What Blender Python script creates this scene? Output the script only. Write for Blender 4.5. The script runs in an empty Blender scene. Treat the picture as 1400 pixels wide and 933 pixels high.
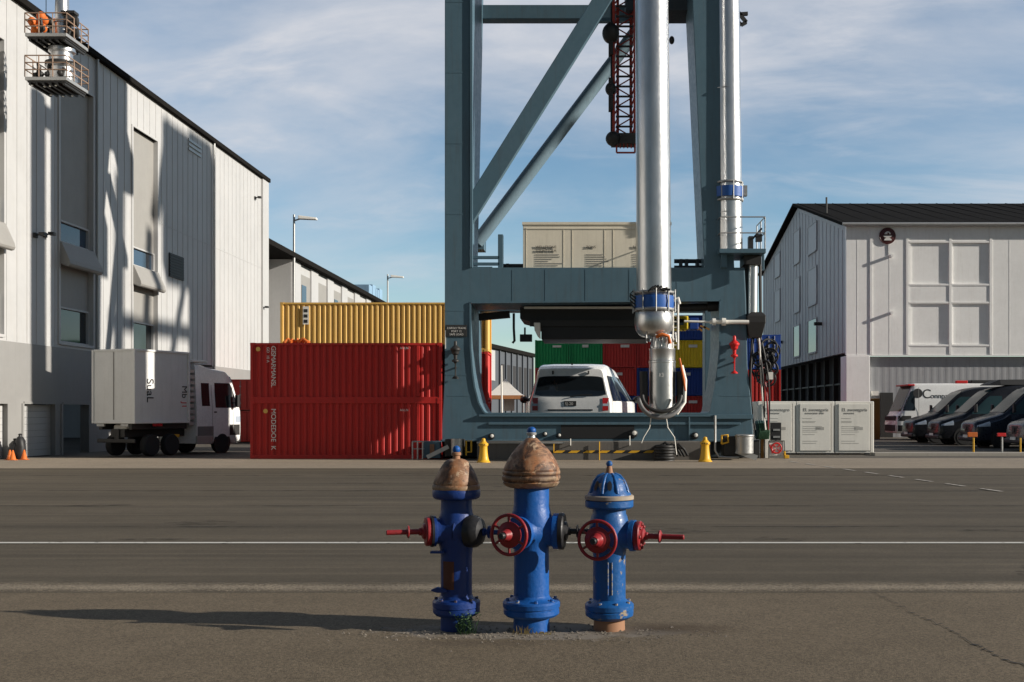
import bpy, math, random
from mathutils import Vector, Matrix
from mathutils.geometry import tessellate_polygon
random.seed(7)
R = math.radians
C = bpy.context.scene.collection
SC = bpy.context.scene

# ------------------------------------------------------------------ camera, light, exposure
cam = bpy.data.cameras.new('camera'); cam_o = bpy.data.objects.new('camera', cam); C.objects.link(cam_o)
cam_o.location = (0, 0, 1.5); cam_o.rotation_euler = (R(90), 0, 0)
cam.sensor_width = 36; cam.lens = 36*1500/1400
cam.shift_x = -100/1400; cam.shift_y = 95.5/1400
cam.clip_end = 3000; cam.clip_start = .05
SC.camera = cam_o
SUN_EL, SUN_T = 19.5, 11.0            # elevation; how far the sun stands to the camera's side of the +X axis
sun = bpy.data.lights.new('sun', 'SUN'); sun.energy = 5.0; sun.angle = R(.55); sun.color = (1, .93, .83)
sun_o = bpy.data.objects.new('sun', sun); C.objects.link(sun_o)
sd = Vector((math.cos(R(SUN_EL))*math.cos(R(SUN_T)), -math.cos(R(SUN_EL))*math.sin(R(SUN_T)), math.sin(R(SUN_EL))))
sun_o.rotation_euler = sd.to_track_quat('Z', 'Y').to_euler(); sun_o.location = (40, -10, 30)
world = bpy.data.worlds.new('World'); SC.world = world; world.use_nodes = True
SC.view_settings.view_transform = 'Standard'; SC.view_settings.look = 'None'
SC.view_settings.exposure = 0.36; SC.view_settings.gamma = 1; SC.view_settings.use_curve_mapping = False

def build_world():
    nt = world.node_tree; nt.nodes.clear(); N = nt.nodes.new; L = nt.links.new
    out = N('ShaderNodeOutputWorld'); bg = N('ShaderNodeBackground'); bg.inputs[1].default_value = .05
    sky = N('ShaderNodeTexSky'); sky.sky_type = 'NISHITA'; sky.sun_disc = False
    sky.sun_elevation = R(SUN_EL); sky.sun_rotation = R(90+SUN_T); sky.air_density = 1.0; sky.dust_density = .25; sky.ozone_density = 1.6
    tc = N('ShaderNodeTexCoord'); sep = N('ShaderNodeSeparateXYZ'); L(tc.outputs['Generated'], sep.inputs[0])
    def math_(op, a, b=None):
        m = N('ShaderNodeMath'); m.operation = op
        for i, v in enumerate((a, b)):
            if v is None: continue
            if isinstance(v, (int, float)): m.inputs[i].default_value = v
            else: L(v, m.inputs[i])
        return m.outputs[0]
    den = math_('ADD', math_('MAXIMUM', sep.outputs[2], 0.0), .22)
    cx = math_('DIVIDE', sep.outputs[0], den); cy = math_('DIVIDE', sep.outputs[1], den)
    comb = N('ShaderNodeCombineXYZ'); L(cx, comb.inputs[0]); L(cy, comb.inputs[1])
    def layer(rot, scale, nscale, det, dist, lo, hi, w):
        mp = N('ShaderNodeMapping'); L(comb.outputs[0], mp.inputs[0]); mp.inputs['Rotation'].default_value = (0, 0, R(rot)); mp.inputs['Scale'].default_value = scale
        mp.inputs['Location'].default_value = (w, w*.7, 0)
        nz = N('ShaderNodeTexNoise'); L(mp.outputs[0], nz.inputs['Vector']); nz.inputs['Scale'].default_value = nscale; nz.inputs['Detail'].default_value = det
        nz.inputs['Roughness'].default_value = .58; nz.inputs['Distortion'].default_value = dist
        mr = N('ShaderNodeMapRange'); mr.interpolation_type = 'SMOOTHSTEP'; L(nz.outputs[0], mr.inputs[0]); mr.inputs[1].default_value = lo; mr.inputs[2].default_value = hi
        return mr.outputs[0]
    a = layer(28, (1.0, 1.45, 1), .80, 10, .35, .36, .72, 5.3)
    b = layer(-20, (1.0, 2.0, 1), 1.9, 12, .6, .46, .78, 8.4)
    f = math_('ADD', math_('MULTIPLY', a, .78), math_('MULTIPLY', b, .5))
    side = N('ShaderNodeMapRange'); side.interpolation_type = 'SMOOTHSTEP'; L(sep.outputs[1], side.inputs[0]); side.inputs[1].default_value = -.1; side.inputs[2].default_value = .7; side.inputs[3].default_value = .25
    low = N('ShaderNodeMapRange'); low.interpolation_type = 'SMOOTHSTEP'; L(sep.outputs[2], low.inputs[0]); low.inputs[1].default_value = .02; low.inputs[2].default_value = .30; low.inputs[3].default_value = .30
    f = math_('MINIMUM', math_('MULTIPLY', math_('MULTIPLY', f, side.outputs[0]), low.outputs[0]), .9)
    mix = N('ShaderNodeMix'); mix.data_type = 'RGBA'; L(f, mix.inputs[0])
    tint = N('ShaderNodeMix'); tint.data_type = 'RGBA'; tint.blend_type = 'MULTIPLY'; tint.inputs[0].default_value = 1
    L(sky.outputs[0], tint.inputs[6])
    gr = N('ShaderNodeMapRange'); gr.interpolation_type = 'SMOOTHSTEP'; L(sep.outputs[1], gr.inputs[0]); gr.inputs[1].default_value = -.35; gr.inputs[2].default_value = .75; gr.inputs[3].default_value = .60; gr.inputs[4].default_value = 2.0
    tv = N('ShaderNodeVectorMath'); tv.operation = 'SCALE'; tv.inputs[0].default_value = (.84, .97, 1.03); L(gr.outputs[0], tv.inputs['Scale']); L(tv.outputs[0], tint.inputs[7])
    L(tint.outputs[2], mix.inputs[6]); mix.inputs[7].default_value = (10.6, 10.8, 11.5, 1)
    L(mix.outputs[2], bg.inputs[0]); L(bg.outputs[0], out.inputs[0])
build_world()

# ------------------------------------------------------------------ helpers
F0, PX, PY, H0 = 1500.0, 800.0, 562.0, 1.5
def W(px, py, Y): return ((px-PX)*Y/F0, Y, H0+(PY-py)*Y/F0)
def WX(px, Y): return (px-PX)*Y/F0
def WZ(py, Y): return H0+(PY-py)*Y/F0
def GY(py): return H0*F0/(py-PY)

class MB:
    def __init__(s): s.v = []; s.f = []
    def add(s, vs, fs):
        n = len(s.v); s.v += [tuple(p) for p in vs]; s.f += [tuple(i+n for i in f) for f in fs]; return s
    def box(s, x0, x1, y0, y1, z0, z1):
        if x0 > x1: x0, x1 = x1, x0
        if y0 > y1: y0, y1 = y1, y0
        if z0 > z1: z0, z1 = z1, z0
        return s.add([(x, y, z) for z in (z0, z1) for y in (y0, y1) for x in (x0, x1)],
              [(0,2,3,1),(4,5,7,6),(0,1,5,4),(2,6,7,3),(0,4,6,2),(1,3,7,5)])
    def quad(s, a, b, c, d): return s.add([a,b,c,d], [(0,1,2,3)])
    def beam(s, a, b, w, h, up=(0,0,1), w2=None, h2=None):      # rectangular bar from a to b
        a, b = Vector(a), Vector(b); d = (b-a).normalized(); u = Vector(up)
        if abs(d.dot(u)) > .98: u = Vector((0,1,0))
        r = d.cross(u).normalized(); u = r.cross(d).normalized(); vs = []
        for p, ww, hh in ((a, w, h), (b, w2 or w, h2 or h)):
            for sx, sz in ((-1,-1),(1,-1),(1,1),(-1,1)): vs.append(p + r*sx*ww/2 + u*sz*hh/2)
        return s.add(vs, [(3,2,1,0),(4,5,6,7),(0,1,5,4),(1,2,6,5),(2,3,7,6),(3,0,4,7)])
    def tube(s, a, b, r, r2=None, n=16, caps=True):
        a, b = Vector(a), Vector(b); d = (b-a).normalized()
        u = d.orthogonal().normalized(); v = d.cross(u); r2 = r if r2 is None else r2; vs = []
        for p, rr in ((a, r), (b, r2)):
            for i in range(n):
                t = 2*math.pi*i/n; vs.append(p+u*rr*math.cos(t)+v*rr*math.sin(t))
        fs = [(i, (i+1)%n, n+(i+1)%n, n+i) for i in range(n)]
        if caps: fs += [tuple(range(n-1,-1,-1)), tuple(range(n, 2*n))]
        return s.add(vs, fs)
    def path(s, pts, r, n=8):                                     # tube along a polyline
        pts = [Vector(p) for p in pts]; vs = []; fs = []
        up = None
        for i, p in enumerate(pts):
            d = (pts[min(i+1, len(pts)-1)]-pts[max(i-1, 0)]).normalized()
            if up is None: up = d.orthogonal().normalized()
            up = (up-d*up.dot(d)).normalized(); w = d.cross(up)
            rr = r[i] if isinstance(r, (list, tuple)) else r
            for k in range(n):
                t = 2*math.pi*k/n; vs.append(p+up*rr*math.cos(t)+w*rr*math.sin(t))
        for i in range(len(pts)-1):
            for k in range(n): fs.append((i*n+k, i*n+(k+1)%n, (i+1)*n+(k+1)%n, (i+1)*n+k))
        fs += [tuple(range(n-1,-1,-1)), tuple(range((len(pts)-1)*n, len(pts)*n))]
        return s.add(vs, fs)
    def lathe(s, prof, o=(0,0,0), axis=(0,0,1), n=48, wob=None):  # profile of (radius, height) turned about an axis
        o = Vector(o); d = Vector(axis).normalized()
        u = Vector((1,0,0)) if abs(d.z) > .9 else d.cross(Vector((0,0,1))).normalized(); v = d.cross(u); vs = []; fs = []
        m = len(prof)
        for r, h in prof:
            for i in range(n):
                t = 2*math.pi*i/n; rr = max(r, 1e-4)*(1 if wob is None else wob(t, h))
                vs.append(o+d*h+u*rr*math.cos(t)+v*rr*math.sin(t))
        for j in range(m-1):
            for i in range(n): fs.append((j*n+i, j*n+(i+1)%n, (j+1)*n+(i+1)%n, (j+1)*n+i))
        fs += [tuple(range(n-1,-1,-1)), tuple(range((m-1)*n, m*n))]
        return s.add(vs, fs)
    def torus(s, o, axis, R0, r, n=40, k=10):
        o = Vector(o); d = Vector(axis).normalized(); u = d.orthogonal().normalized(); v = d.cross(u); vs = []; fs = []
        for i in range(n):
            t = 2*math.pi*i/n; e = u*math.cos(t)+v*math.sin(t)
            for j in range(k):
                q = 2*math.pi*j/k; vs.append(o+e*(R0+r*math.cos(q))+d*r*math.sin(q))
        for i in range(n):
            for j in range(k): fs.append((i*k+j, ((i+1)%n)*k+j, ((i+1)%n)*k+(j+1)%k, i*k+(j+1)%k))
        return s.add(vs, fs)
    def ball(s, o, r, n=20, m=12, sz=1):
        o = Vector(o); vs = [o+Vector((r*math.sin(math.pi*j/m)*math.cos(2*math.pi*i/n), r*math.sin(math.pi*j/m)*math.sin(2*math.pi*i/n), sz*r*math.cos(math.pi*j/m))) for j in range(m+1) for i in range(n)]
        return s.add(vs, [(j*n+i, (j+1)*n+i, (j+1)*n+(i+1)%n, j*n+(i+1)%n) for j in range(m) for i in range(n)])
    def prism(s, loops, y0, y1, mapf=None):                       # polygon (with holes) in X,Z pushed from y0 to y1
        mapf = mapf or (lambda a, b, c: (a, c, b))
        flat = [p for l in loops for p in l]; n = len(flat)
        tris = tessellate_polygon([[Vector((p[0], p[1], 0)) for p in l] for l in loops])
        vs = [mapf(p[0], p[1], y0) for p in flat]+[mapf(p[0], p[1], y1) for p in flat]
        fs = [tuple(t) for t in tris]+[tuple(i+n for i in reversed(t)) for t in tris]; k = 0
        for l in loops:
            m = len(l); fs += [(k+i, k+(i+1)%m, n+k+(i+1)%m, n+k+i) for i in range(m)]; k += m
        return s.add(vs, fs)
    def loft(s, rings, close=True):
        n = len(rings[0]); vs = [p for r in rings for p in r]; fs = []
        for j in range(len(rings)-1):
            for i in range(n): fs.append((j*n+i, j*n+(i+1)%n, (j+1)*n+(i+1)%n, (j+1)*n+i))
        if close: fs += [tuple(range(n-1,-1,-1)), tuple(range((len(rings)-1)*n, len(rings)*n))]
        return s.add(vs, fs)
    def grid(s, fn, nu, nv):
        vs = [fn(i/nu, j/nv) for j in range(nv+1) for i in range(nu+1)]
        return s.add(vs, [(j*(nu+1)+i, j*(nu+1)+i+1, (j+1)*(nu+1)+i+1, (j+1)*(nu+1)+i) for j in range(nv) for i in range(nu)])
    def build(s, name, mat, parent=None, smooth=None, bevel=0, world=True):
        me = bpy.data.meshes.new(name); off = Vector((0,0,0))
        if parent is not None and world:
            p = parent
            while p is not None: off += p.location; p = p.parent
        me.from_pydata([tuple(Vector(p)-off) for p in s.v], [], s.f)
        import bmesh
        bm = bmesh.new(); bm.from_mesh(me); bmesh.ops.recalc_face_normals(bm, faces=bm.faces); bm.to_mesh(me); bm.free()
        me.materials.append(mat)
        if smooth is not None:
            me.polygons.foreach_set('use_smooth', [True]*len(me.polygons)); me.set_sharp_from_angle(angle=R(smooth))
        me.update()
        o = bpy.data.objects.new(name, me); C.objects.link(o)
        if parent is not None: o.parent = parent
        if bevel:
            b = o.modifiers.new('bevel', 'BEVEL'); b.width = bevel; b.segments = 2; b.limit_method = 'ANGLE'; b.angle_limit = R(40)
        return o

def tag(o, label, cat, group=None):
    o['label'] = label; o['category'] = cat
    if group: o['group'] = group
    return o
def thing(name, label, cat, loc=(0,0,0), rz=0, group=None):
    o = bpy.data.objects.new(name, None); C.objects.link(o); o.location = loc; o.rotation_euler = (0,0,rz); o.empty_display_size = .2
    return tag(o, label, cat, group)
def structure(o, kind='structure'): o['kind'] = kind; return o
def dup(root, loc, rz=None, label=None, group=None):
    r = root.copy(); C.objects.link(r); r.location = loc
    if rz is not None: r.rotation_euler = (0,0,rz)
    if label: r['label'] = label
    if group: r['group'] = group
    for ch in list(root.children):
        c = ch.copy(); C.objects.link(c); c.parent = r
        for g in list(ch.children):
            d = g.copy(); C.objects.link(d); d.parent = c
    return r
def text(body, size, o, ex, ey, mat, parent, name='lettering', world=True, align='LEFT', depth=.004, spacing=1.0):
    cu = bpy.data.curves.new(name, 'FONT'); cu.body = body; cu.size = size; cu.extrude = depth; cu.align_x = align; cu.space_character = spacing
    t = bpy.data.objects.new('tmp', cu); C.objects.link(t)
    dg = bpy.context.evaluated_depsgraph_get(); dg.update()
    me = bpy.data.meshes.new_from_object(t.evaluated_get(dg)); bpy.data.objects.remove(t); bpy.data.curves.remove(cu)
    ex, ey, o = Vector(ex), Vector(ey), Vector(o); ez = ex.cross(ey)
    off = Vector((0,0,0))
    if world:
        p = parent
        while p is not None: off += p.location; p = p.parent
    for v in me.vertices: v.co = o+ex*v.co.x+ey*v.co.y+ez*v.co.z-off
    me.materials.clear(); me.materials.append(mat); me.name = name
    ob = bpy.data.objects.new(name, me); C.objects.link(ob); ob.parent = parent
    return ob

# ------------------------------------------------------------------ materials
def new_mat(name):
    m = bpy.data.materials.new(name); m.use_nodes = True; nt = m.node_tree
    return m, nt, nt.nodes['Principled BSDF']
def noise(nt, scale, detail=5, rough=.55, vec=None, dist=0):
    n = nt.nodes.new('ShaderNodeTexNoise'); n.inputs['Scale'].default_value = scale; n.inputs['Detail'].default_value = detail
    n.inputs['Roughness'].default_value = rough; n.inputs['Distortion'].default_value = dist
    if vec is not None: nt.links.new(vec, n.inputs['Vector'])
    return n.outputs[0]
def coords(nt, scale=(1,1,1), world=False, loc=(0,0,0)):
    mp = nt.nodes.new('ShaderNodeMapping'); mp.inputs['Scale'].default_value = scale; mp.inputs['Location'].default_value = loc
    if world: nt.links.new(nt.nodes.new('ShaderNodeNewGeometry').outputs['Position'], mp.inputs[0])
    else: nt.links.new(nt.nodes.new('ShaderNodeTexCoord').outputs['Object'], mp.inputs[0])
    return mp.outputs[0]
def ramp(nt, fac, lo, hi, a=0., b=1.):
    m = nt.nodes.new('ShaderNodeMapRange'); nt.links.new(fac, m.inputs[0])
    for i, v in enumerate((lo, hi, a, b)): m.inputs[i+1].default_value = v
    return m.outputs[0]
def mixc(nt, fac, a, b, blend='MIX'):
    m = nt.nodes.new('ShaderNodeMix'); m.data_type = 'RGBA'; m.blend_type = blend
    for sock, v in ((m.inputs[0], fac), (m.inputs[6], a), (m.inputs[7], b)):
        if isinstance(v, (int, float)): sock.default_value = v
        elif isinstance(v, (tuple, list)): sock.default_value = (*v[:3], 1)
        else: nt.links.new(v, sock)
    return m.outputs[2]
def mth(nt, op, a, b=0):
    m = nt.nodes.new('ShaderNodeMath'); m.operation = op
    for i, v in enumerate((a, b)):
        if isinstance(v, (int, float)): m.inputs[i].default_value = v
        else: nt.links.new(v, m.inputs[i])
    return m.outputs[0]
def bump(nt, p, h, strength=.2, dist=.01):
    b = nt.nodes.new('ShaderNodeBump'); b.inputs['Strength'].default_value = strength; b.inputs['Distance'].default_value = dist
    nt.links.new(h, b.inputs['Height']); nt.links.new(b.outputs[0], p.inputs['Normal'])
def paint(name, col, rough=.5, metal=0, dirt=(.10,.08,.06), amt=.35, scale=1.5, chips=None, chip_lo=.64, streak=True, bmp=.06, coat=0, chip_scale=6, edge=None, spec=.35):
    m, nt, p = new_mat(name); L = nt.links.new
    v = coords(nt, world=True)
    n1 = noise(nt, scale, 7, .62, v); n2 = noise(nt, scale*9, 5, .6, v)
    c = mixc(nt, ramp(nt, n1, .30, .75, 0, .40), col, tuple(x*.70+.01 for x in col))
    c = mixc(nt, ramp(nt, n2, .35, .75, 0, .22), c, tuple(min(1, x*1.16+.012) for x in col))
    if streak:
        sv = coords(nt, (5, 5, .35), world=True)
        c = mixc(nt, ramp(nt, noise(nt, 1.6, 6, .65, sv), .52, .80, 0, amt), c, dirt)
    if chips:
        cn = noise(nt, chip_scale, 8, .66, v)
        c = mixc(nt, ramp(nt, cn, chip_lo, chip_lo+.035), c, chips)
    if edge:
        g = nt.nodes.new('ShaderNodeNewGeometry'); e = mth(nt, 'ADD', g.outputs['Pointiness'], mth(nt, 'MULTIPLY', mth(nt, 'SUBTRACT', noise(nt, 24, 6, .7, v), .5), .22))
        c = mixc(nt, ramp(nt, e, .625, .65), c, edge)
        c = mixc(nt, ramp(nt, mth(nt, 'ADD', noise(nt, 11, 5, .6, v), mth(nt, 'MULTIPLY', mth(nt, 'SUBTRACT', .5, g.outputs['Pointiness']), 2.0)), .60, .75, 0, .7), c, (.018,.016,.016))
    L(c, p.inputs['Base Color']); p.inputs['Metallic'].default_value = metal
    L(ramp(nt, n2, .3, .7, max(.05, rough-.1), min(1, rough+.13)), p.inputs['Roughness'])
    if not metal: p.inputs['Specular IOR Level'].default_value = spec
    if coat: p.inputs['Coat Weight'].default_value = coat; p.inputs['Coat Roughness'].default_value = .08
    if bmp: bump(nt, p, n2, bmp, .01)
    return m
def plain(name, col, rough=.5, metal=0):
    m, nt, p = new_mat(name); v = coords(nt, world=True)
    c = mixc(nt, ramp(nt, noise(nt, 6, 5, .6, v), .3, .75, 0, .35), col, tuple(x*.7 for x in col))
    nt.links.new(c, p.inputs['Base Color']); p.inputs['Roughness'].default_value = rough; p.inputs['Metallic'].default_value = metal
    return m
def glass_dark(name, col=(.012,.016,.02), rough=.06, spec=.6):
    m, nt, p = new_mat(name); p.inputs['Base Color'].default_value = (*col, 1); p.inputs['Roughness'].default_value = rough
    p.inputs['Specular IOR Level'].default_value = spec; p.inputs['Coat Weight'].default_value = .3 if spec > .5 else 0
    bump(nt, p, noise(nt, 1.3, 2, .5, coords(nt, world=True)), .05, .02)
    return m
def asphalt(name, a, b, streaks=0., patches=.4, stain=False, grain=.45):
    m, nt, p = new_mat(name); L = nt.links.new
    v = coords(nt, world=True)
    big = noise(nt, .35, 6, .6, v); mid = noise(nt, 2.6, 6, .62, v); fine = noise(nt, 62, 4, .75, v); fine2 = noise(nt, 150, 2, .6, v)
    c = mixc(nt, ramp(nt, big, .3, .72), a, b)
    c = mixc(nt, ramp(nt, mid, .42, .78, 0, patches), c, tuple(x*.62 for x in a))
    if streaks:
        s1 = noise(nt, 1.0, 6, .6, coords(nt, (.035, 1.1, 1), world=True)); s2 = noise(nt, 1.0, 5, .6, coords(nt, (.12, 4.2, 1), world=True))
        c = mixc(nt, ramp(nt, s1, .42, .66, 0, streaks), c, tuple(x*.56 for x in a))
        c = mixc(nt, ramp(nt, s2, .5, .75, 0, streaks*.8), c, tuple(min(1, x*1.45) for x in b))
    sp = ramp(nt, fine, .30, .72, 1-grain, 1+grain); sp2 = ramp(nt, fine2, .3, .7, 1-grain*.7, 1+grain*.7)
    c = mixc(nt, 1.0, c, mth(nt, 'MULTIPLY', sp, sp2), 'MULTIPLY')
    ch = noise(nt, 60, 3, .7, coords(nt, world=True, loc=(3,5,0)))
    c = mixc(nt, ramp(nt, ch, .70, .76, 0, .55), c, (.33,.29,.24))
    if stain:
        def blob(cx, cy, rx, ry, lo, hi, amt, col, c):
            vv = coords(nt, (1/rx, 1/ry, 0), world=True, loc=(-cx/rx, -cy/ry, 0))
            ln = nt.nodes.new('ShaderNodeVectorMath'); ln.operation = 'LENGTH'; L(vv, ln.inputs[0])
            d = mth(nt, 'ADD', ln.outputs['Value'], mth(nt, 'MULTIPLY', mth(nt, 'SUBTRACT', noise(nt, 7, 6, .65, v), .5), 1.5))
            return mixc(nt, ramp(nt, d, lo, hi, amt, 0), c, col)
        c = blob(-.35, 7.42, .95, .26, .75, 1.15, .75, (.22,.195,.165), c)     # pale broken concrete collar round the hydrants
        c = blob(.52, 7.52, .50, .20, .1, 1.3, .85, (.050,.031,.015), c)        # rusty earth washed off the right hydrant
        c = blob(-.75, 7.05, .5, .13, .2, 1.2, .45, (.06,.045,.033), c)
    L(c, p.inputs['Base Color']); p.inputs['Roughness'].default_value = .88; p.inputs['Specular IOR Level'].default_value = .25
    bump(nt, p, mth(nt, 'ADD', fine, mth(nt, 'MULTIPLY', fine2, .6)), .55, .006)
    return m

M = dict(
    pavement=asphalt('pavement', (.126,.098,.064), (.152,.119,.080), patches=.35, stain=True, grain=.62),
    road=asphalt('road', (.082,.067,.046), (.108,.088,.062), streaks=.62, grain=.4),
    gutter=asphalt('gutter', (.24,.205,.165), (.30,.26,.21), patches=.55, grain=.7),
    apron=asphalt('apron', (.25,.208,.158), (.30,.25,.19), streaks=.2),
    yard=asphalt('yard', (.095,.083,.067), (.12,.105,.085), streaks=.3),
    line=paint('road_paint', (.56,.54,.48), .7, amt=.2, chips=(.14,.125,.11), chip_lo=.60, chip_scale=9),
    faint=paint('worn_road_paint', (.40,.37,.32), .8, amt=.2, chips=(.13,.115,.10), chip_lo=.55, chip_scale=7),
    tar=None, oil=None,
    crack=plain('crack', (.012,.011,.010), .95),
    kerb=paint('kerb_concrete', (.38,.35,.30), .8, amt=.35),
    crane=paint('crane_blue_grey', (.078,.140,.180), .42, dirt=(.07,.06,.05), amt=.42, scale=.8, bmp=.05),
    crane_dark=paint('crane_dark_blue', (.022,.034,.045), .55, amt=.25),
    silver=None,
    white=paint('white_cladding', (.46,.457,.45), .5, dirt=(.36,.33,.28), amt=.28, scale=.5),
    white_b=paint('white_render', (.88,.87,.85), .6, dirt=(.45,.41,.36), amt=.22, scale=.6),
    grey_panel=paint('warm_grey_panel', (.29,.28,.26), .6, dirt=(.22,.20,.18), amt=.3),
    grey_band=paint('grey_band', (.26,.255,.245), .65, dirt=(.2,.19,.17), amt=.35, scale=.7),
    grey_siding=paint('grey_siding', (.34,.345,.36), .55, amt=.3),
    black=plain('black', (.012,.012,.013), .55),
    dark=plain('dark_steel', (.035,.034,.033), .55, .3),
    rubber=plain('rubber', (.014,.014,.015), .8),
    roof=paint('dark_roof', (.012,.011,.010), .95, spec=.03, amt=.3, dirt=(.035,.03,.028)),
    interior=plain('unlit_interior', (.03,.03,.032), .9),
    red_c=paint('container_red', (.46,.020,.016), .45, dirt=(.16,.02,.016), amt=.45, chips=(.16,.05,.03), chip_lo=.70, scale=1.2),
    red_d=paint('container_red_far', (.60,.045,.036), .45, dirt=(.16,.04,.03), amt=.4),
    yellow_c=paint('container_ochre', (.74,.45,.11), .45, dirt=(.33,.17,.05), amt=.4, chips=(.25,.12,.05), chip_lo=.70),
    yellow_d=paint('container_yellow', (.86,.63,.025), .45, dirt=(.4,.25,.03), amt=.3),
    green_c=paint('container_green', (.016,.33,.105), .45, dirt=(.02,.08,.04), amt=.35),
    blue_c=paint('container_blue', (.016,.065,.31), .45, dirt=(.03,.04,.08), amt=.35),
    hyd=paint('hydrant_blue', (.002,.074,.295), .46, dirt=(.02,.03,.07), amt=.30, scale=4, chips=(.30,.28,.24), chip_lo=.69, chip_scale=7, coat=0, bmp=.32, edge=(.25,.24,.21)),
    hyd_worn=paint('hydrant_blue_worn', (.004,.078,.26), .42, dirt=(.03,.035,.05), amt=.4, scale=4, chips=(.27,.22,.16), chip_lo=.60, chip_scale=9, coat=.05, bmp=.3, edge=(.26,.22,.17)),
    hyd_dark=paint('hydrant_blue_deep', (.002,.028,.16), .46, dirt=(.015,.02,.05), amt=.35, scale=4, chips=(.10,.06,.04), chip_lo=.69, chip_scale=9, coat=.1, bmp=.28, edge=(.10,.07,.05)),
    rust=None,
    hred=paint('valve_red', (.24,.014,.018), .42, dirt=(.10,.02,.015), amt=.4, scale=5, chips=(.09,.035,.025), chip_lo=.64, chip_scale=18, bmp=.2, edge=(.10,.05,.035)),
    iron=paint('black_iron', (.014,.014,.016), .45, amt=.2, dirt=(.06,.05,.04), scale=5),
    bare=paint('bare_rust_iron', (.30,.155,.085), .7, dirt=(.12,.06,.035), amt=.5, scale=6),
    yellow=paint('safety_yellow', (.72,.40,.025), .45, dirt=(.35,.19,.04), amt=.35, scale=3, chips=(.2,.12,.06), chip_lo=.72),
    orange=paint('orange', (.60,.14,.02), .6, amt=.3, dirt=(.3,.09,.03)),
    lred=paint('lattice_red', (.36,.045,.03), .5, amt=.3, dirt=(.12,.03,.02)),
    sred=paint('signal_red', (.62,.02,.02), .4, amt=.15),
    beige=paint('beige_crate', (.74,.68,.55), .6, dirt=(.32,.28,.21), amt=.35),
    panelw=paint('off_white_panel', (.80,.775,.71), .55, dirt=(.35,.33,.29), amt=.25),
    vanw=paint('van_white', (.86,.86,.85), .25, amt=.1, dirt=(.5,.48,.45), coat=.5, bmp=0),
    vank=paint('van_black', (.007,.008,.012), .34, amt=.12, dirt=(.04,.037,.033), coat=.2, bmp=0),
    vang=paint('van_grey', (.13,.125,.12), .3, amt=.15, coat=.4, bmp=0),
    truckw=paint('truck_white', (.70,.70,.68), .45, amt=.3, dirt=(.38,.36,.32)),
    glass=glass_dark('dark_glass'),
    vanglass=glass_dark('van_glass', (.030,.062,.070), .14, .2), campglass=glass_dark('camper_glass', (.012,.016,.02), .1, .12),
    glassb=glass_dark('sky_glass', (.03,.06,.10), .04),
    chrome=plain('chrome', (.6,.6,.6), .15, 1),
    lamp=plain('lamp_glass', (.42,.48,.56), .35),
    tail=plain('tail_lamp', (.42,.012,.015), .2),
    ink=plain('black_lettering', (.02,.02,.022), .6),
    inkg=plain('grey_lettering', (.30,.29,.27), .7),
    inkw=plain('white_lettering', (.72,.70,.66), .6),
    plate=plain('plate_black', (.03,.03,.03), .5),
    galv=paint('galvanised', (.42,.42,.41), .42, .55, amt=.3, dirt=(.2,.19,.17)),
    concrete=paint('dark_concrete', (.13,.12,.108), .85, amt=.5, dirt=(.05,.045,.04), scale=1.2, bmp=.2),
    blueband=paint('blue_band', (.02,.10,.36), .45, amt=.3, dirt=(.1,.1,.12), scale=3),
    leaf=None, straw=plain('dry_grass', (.30,.23,.10), .9),
    wood=paint('ochre_board', (.30,.15,.035), .7, amt=.4),
    maroon=plain('sign_maroon', (.075,.012,.012), .4),
    dgalv=paint('dull_galvanised', (.20,.20,.20), .5, .3, amt=.4, dirt=(.08,.08,.08)),
    rimw=plain('wheel_rim', (.55,.55,.54), .4),
    crane_sunlit=paint('crane_sunlit_blue_grey', (.17,.25,.30), .42, dirt=(.07,.06,.05), amt=.3, scale=.8),  # lit copy of the crane paint: sunlight on the rear brace put into the colour
    reel=plain('reel_green', (.012,.045,.035), .5), leafd=plain('hose_green', (.015,.07,.03), .5), printg=plain('pale_print', (.42,.41,.38), .7),
    rail_rust=paint('rusty_orange_rail', (.30,.20,.14), .6, amt=.4, dirt=(.3,.28,.25)),
    roofblue=paint('roof_unit_blue', (.25,.40,.55), .5), darkhall=paint('dark_hall', (.085,.095,.11), .6), blind=paint('shed_blind', (.50,.51,.53), .5),
    shed_gable_shaded=paint('shed_gable_shaded', (.46,.47,.49), .55, dirt=(.35,.35,.36), amt=.25, scale=.6), vank2=paint('van_blue_black', (.006,.011,.024), .30, amt=.1, coat=.3, bmp=0),  # gable: the white wall's shade put into a darker, bluer colour
    orange_pale=plain('valance_orange', (.60,.26,.10), .8),
    tentw=plain('tent_white', (.78,.74,.68), .8),
)
def silver_mat():
    m, nt, p = new_mat('silver_pipe'); L = nt.links.new
    v = coords(nt, (1,1,.25), world=True); n = noise(nt, 3, 7, .65, v); n2 = noise(nt, 30, 4, .6, v)
    L(mixc(nt, ramp(nt, n, .35, .72), (.66,.66,.66), (.50,.50,.49)), p.inputs['Base Color'])
    p.inputs['Metallic'].default_value = .93; L(ramp(nt, n2, .3, .7, .28, .36), p.inputs['Roughness']); bump(nt, p, n, .012, .02)
    return m
M['silver'] = silver_mat()
def thin_stain(name, col, lo, hi, amt, sc):
    m = asphalt(name, col, col, patches=.2, grain=.35); nt = m.node_tree; p = nt.nodes['Principled BSDF']
    nt.links.new(ramp(nt, noise(nt, sc, 6, .65, coords(nt, (1,2.2,1), world=True)), lo, hi, 0, amt), p.inputs['Alpha']); return m
M['tar'] = thin_stain('tar_seam', (.045,.041,.036), .38, .58, .8, 1.4); M['oil'] = thin_stain('oil_stain', (.040,.037,.033), .46, .66, .55, 3.2)
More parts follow.
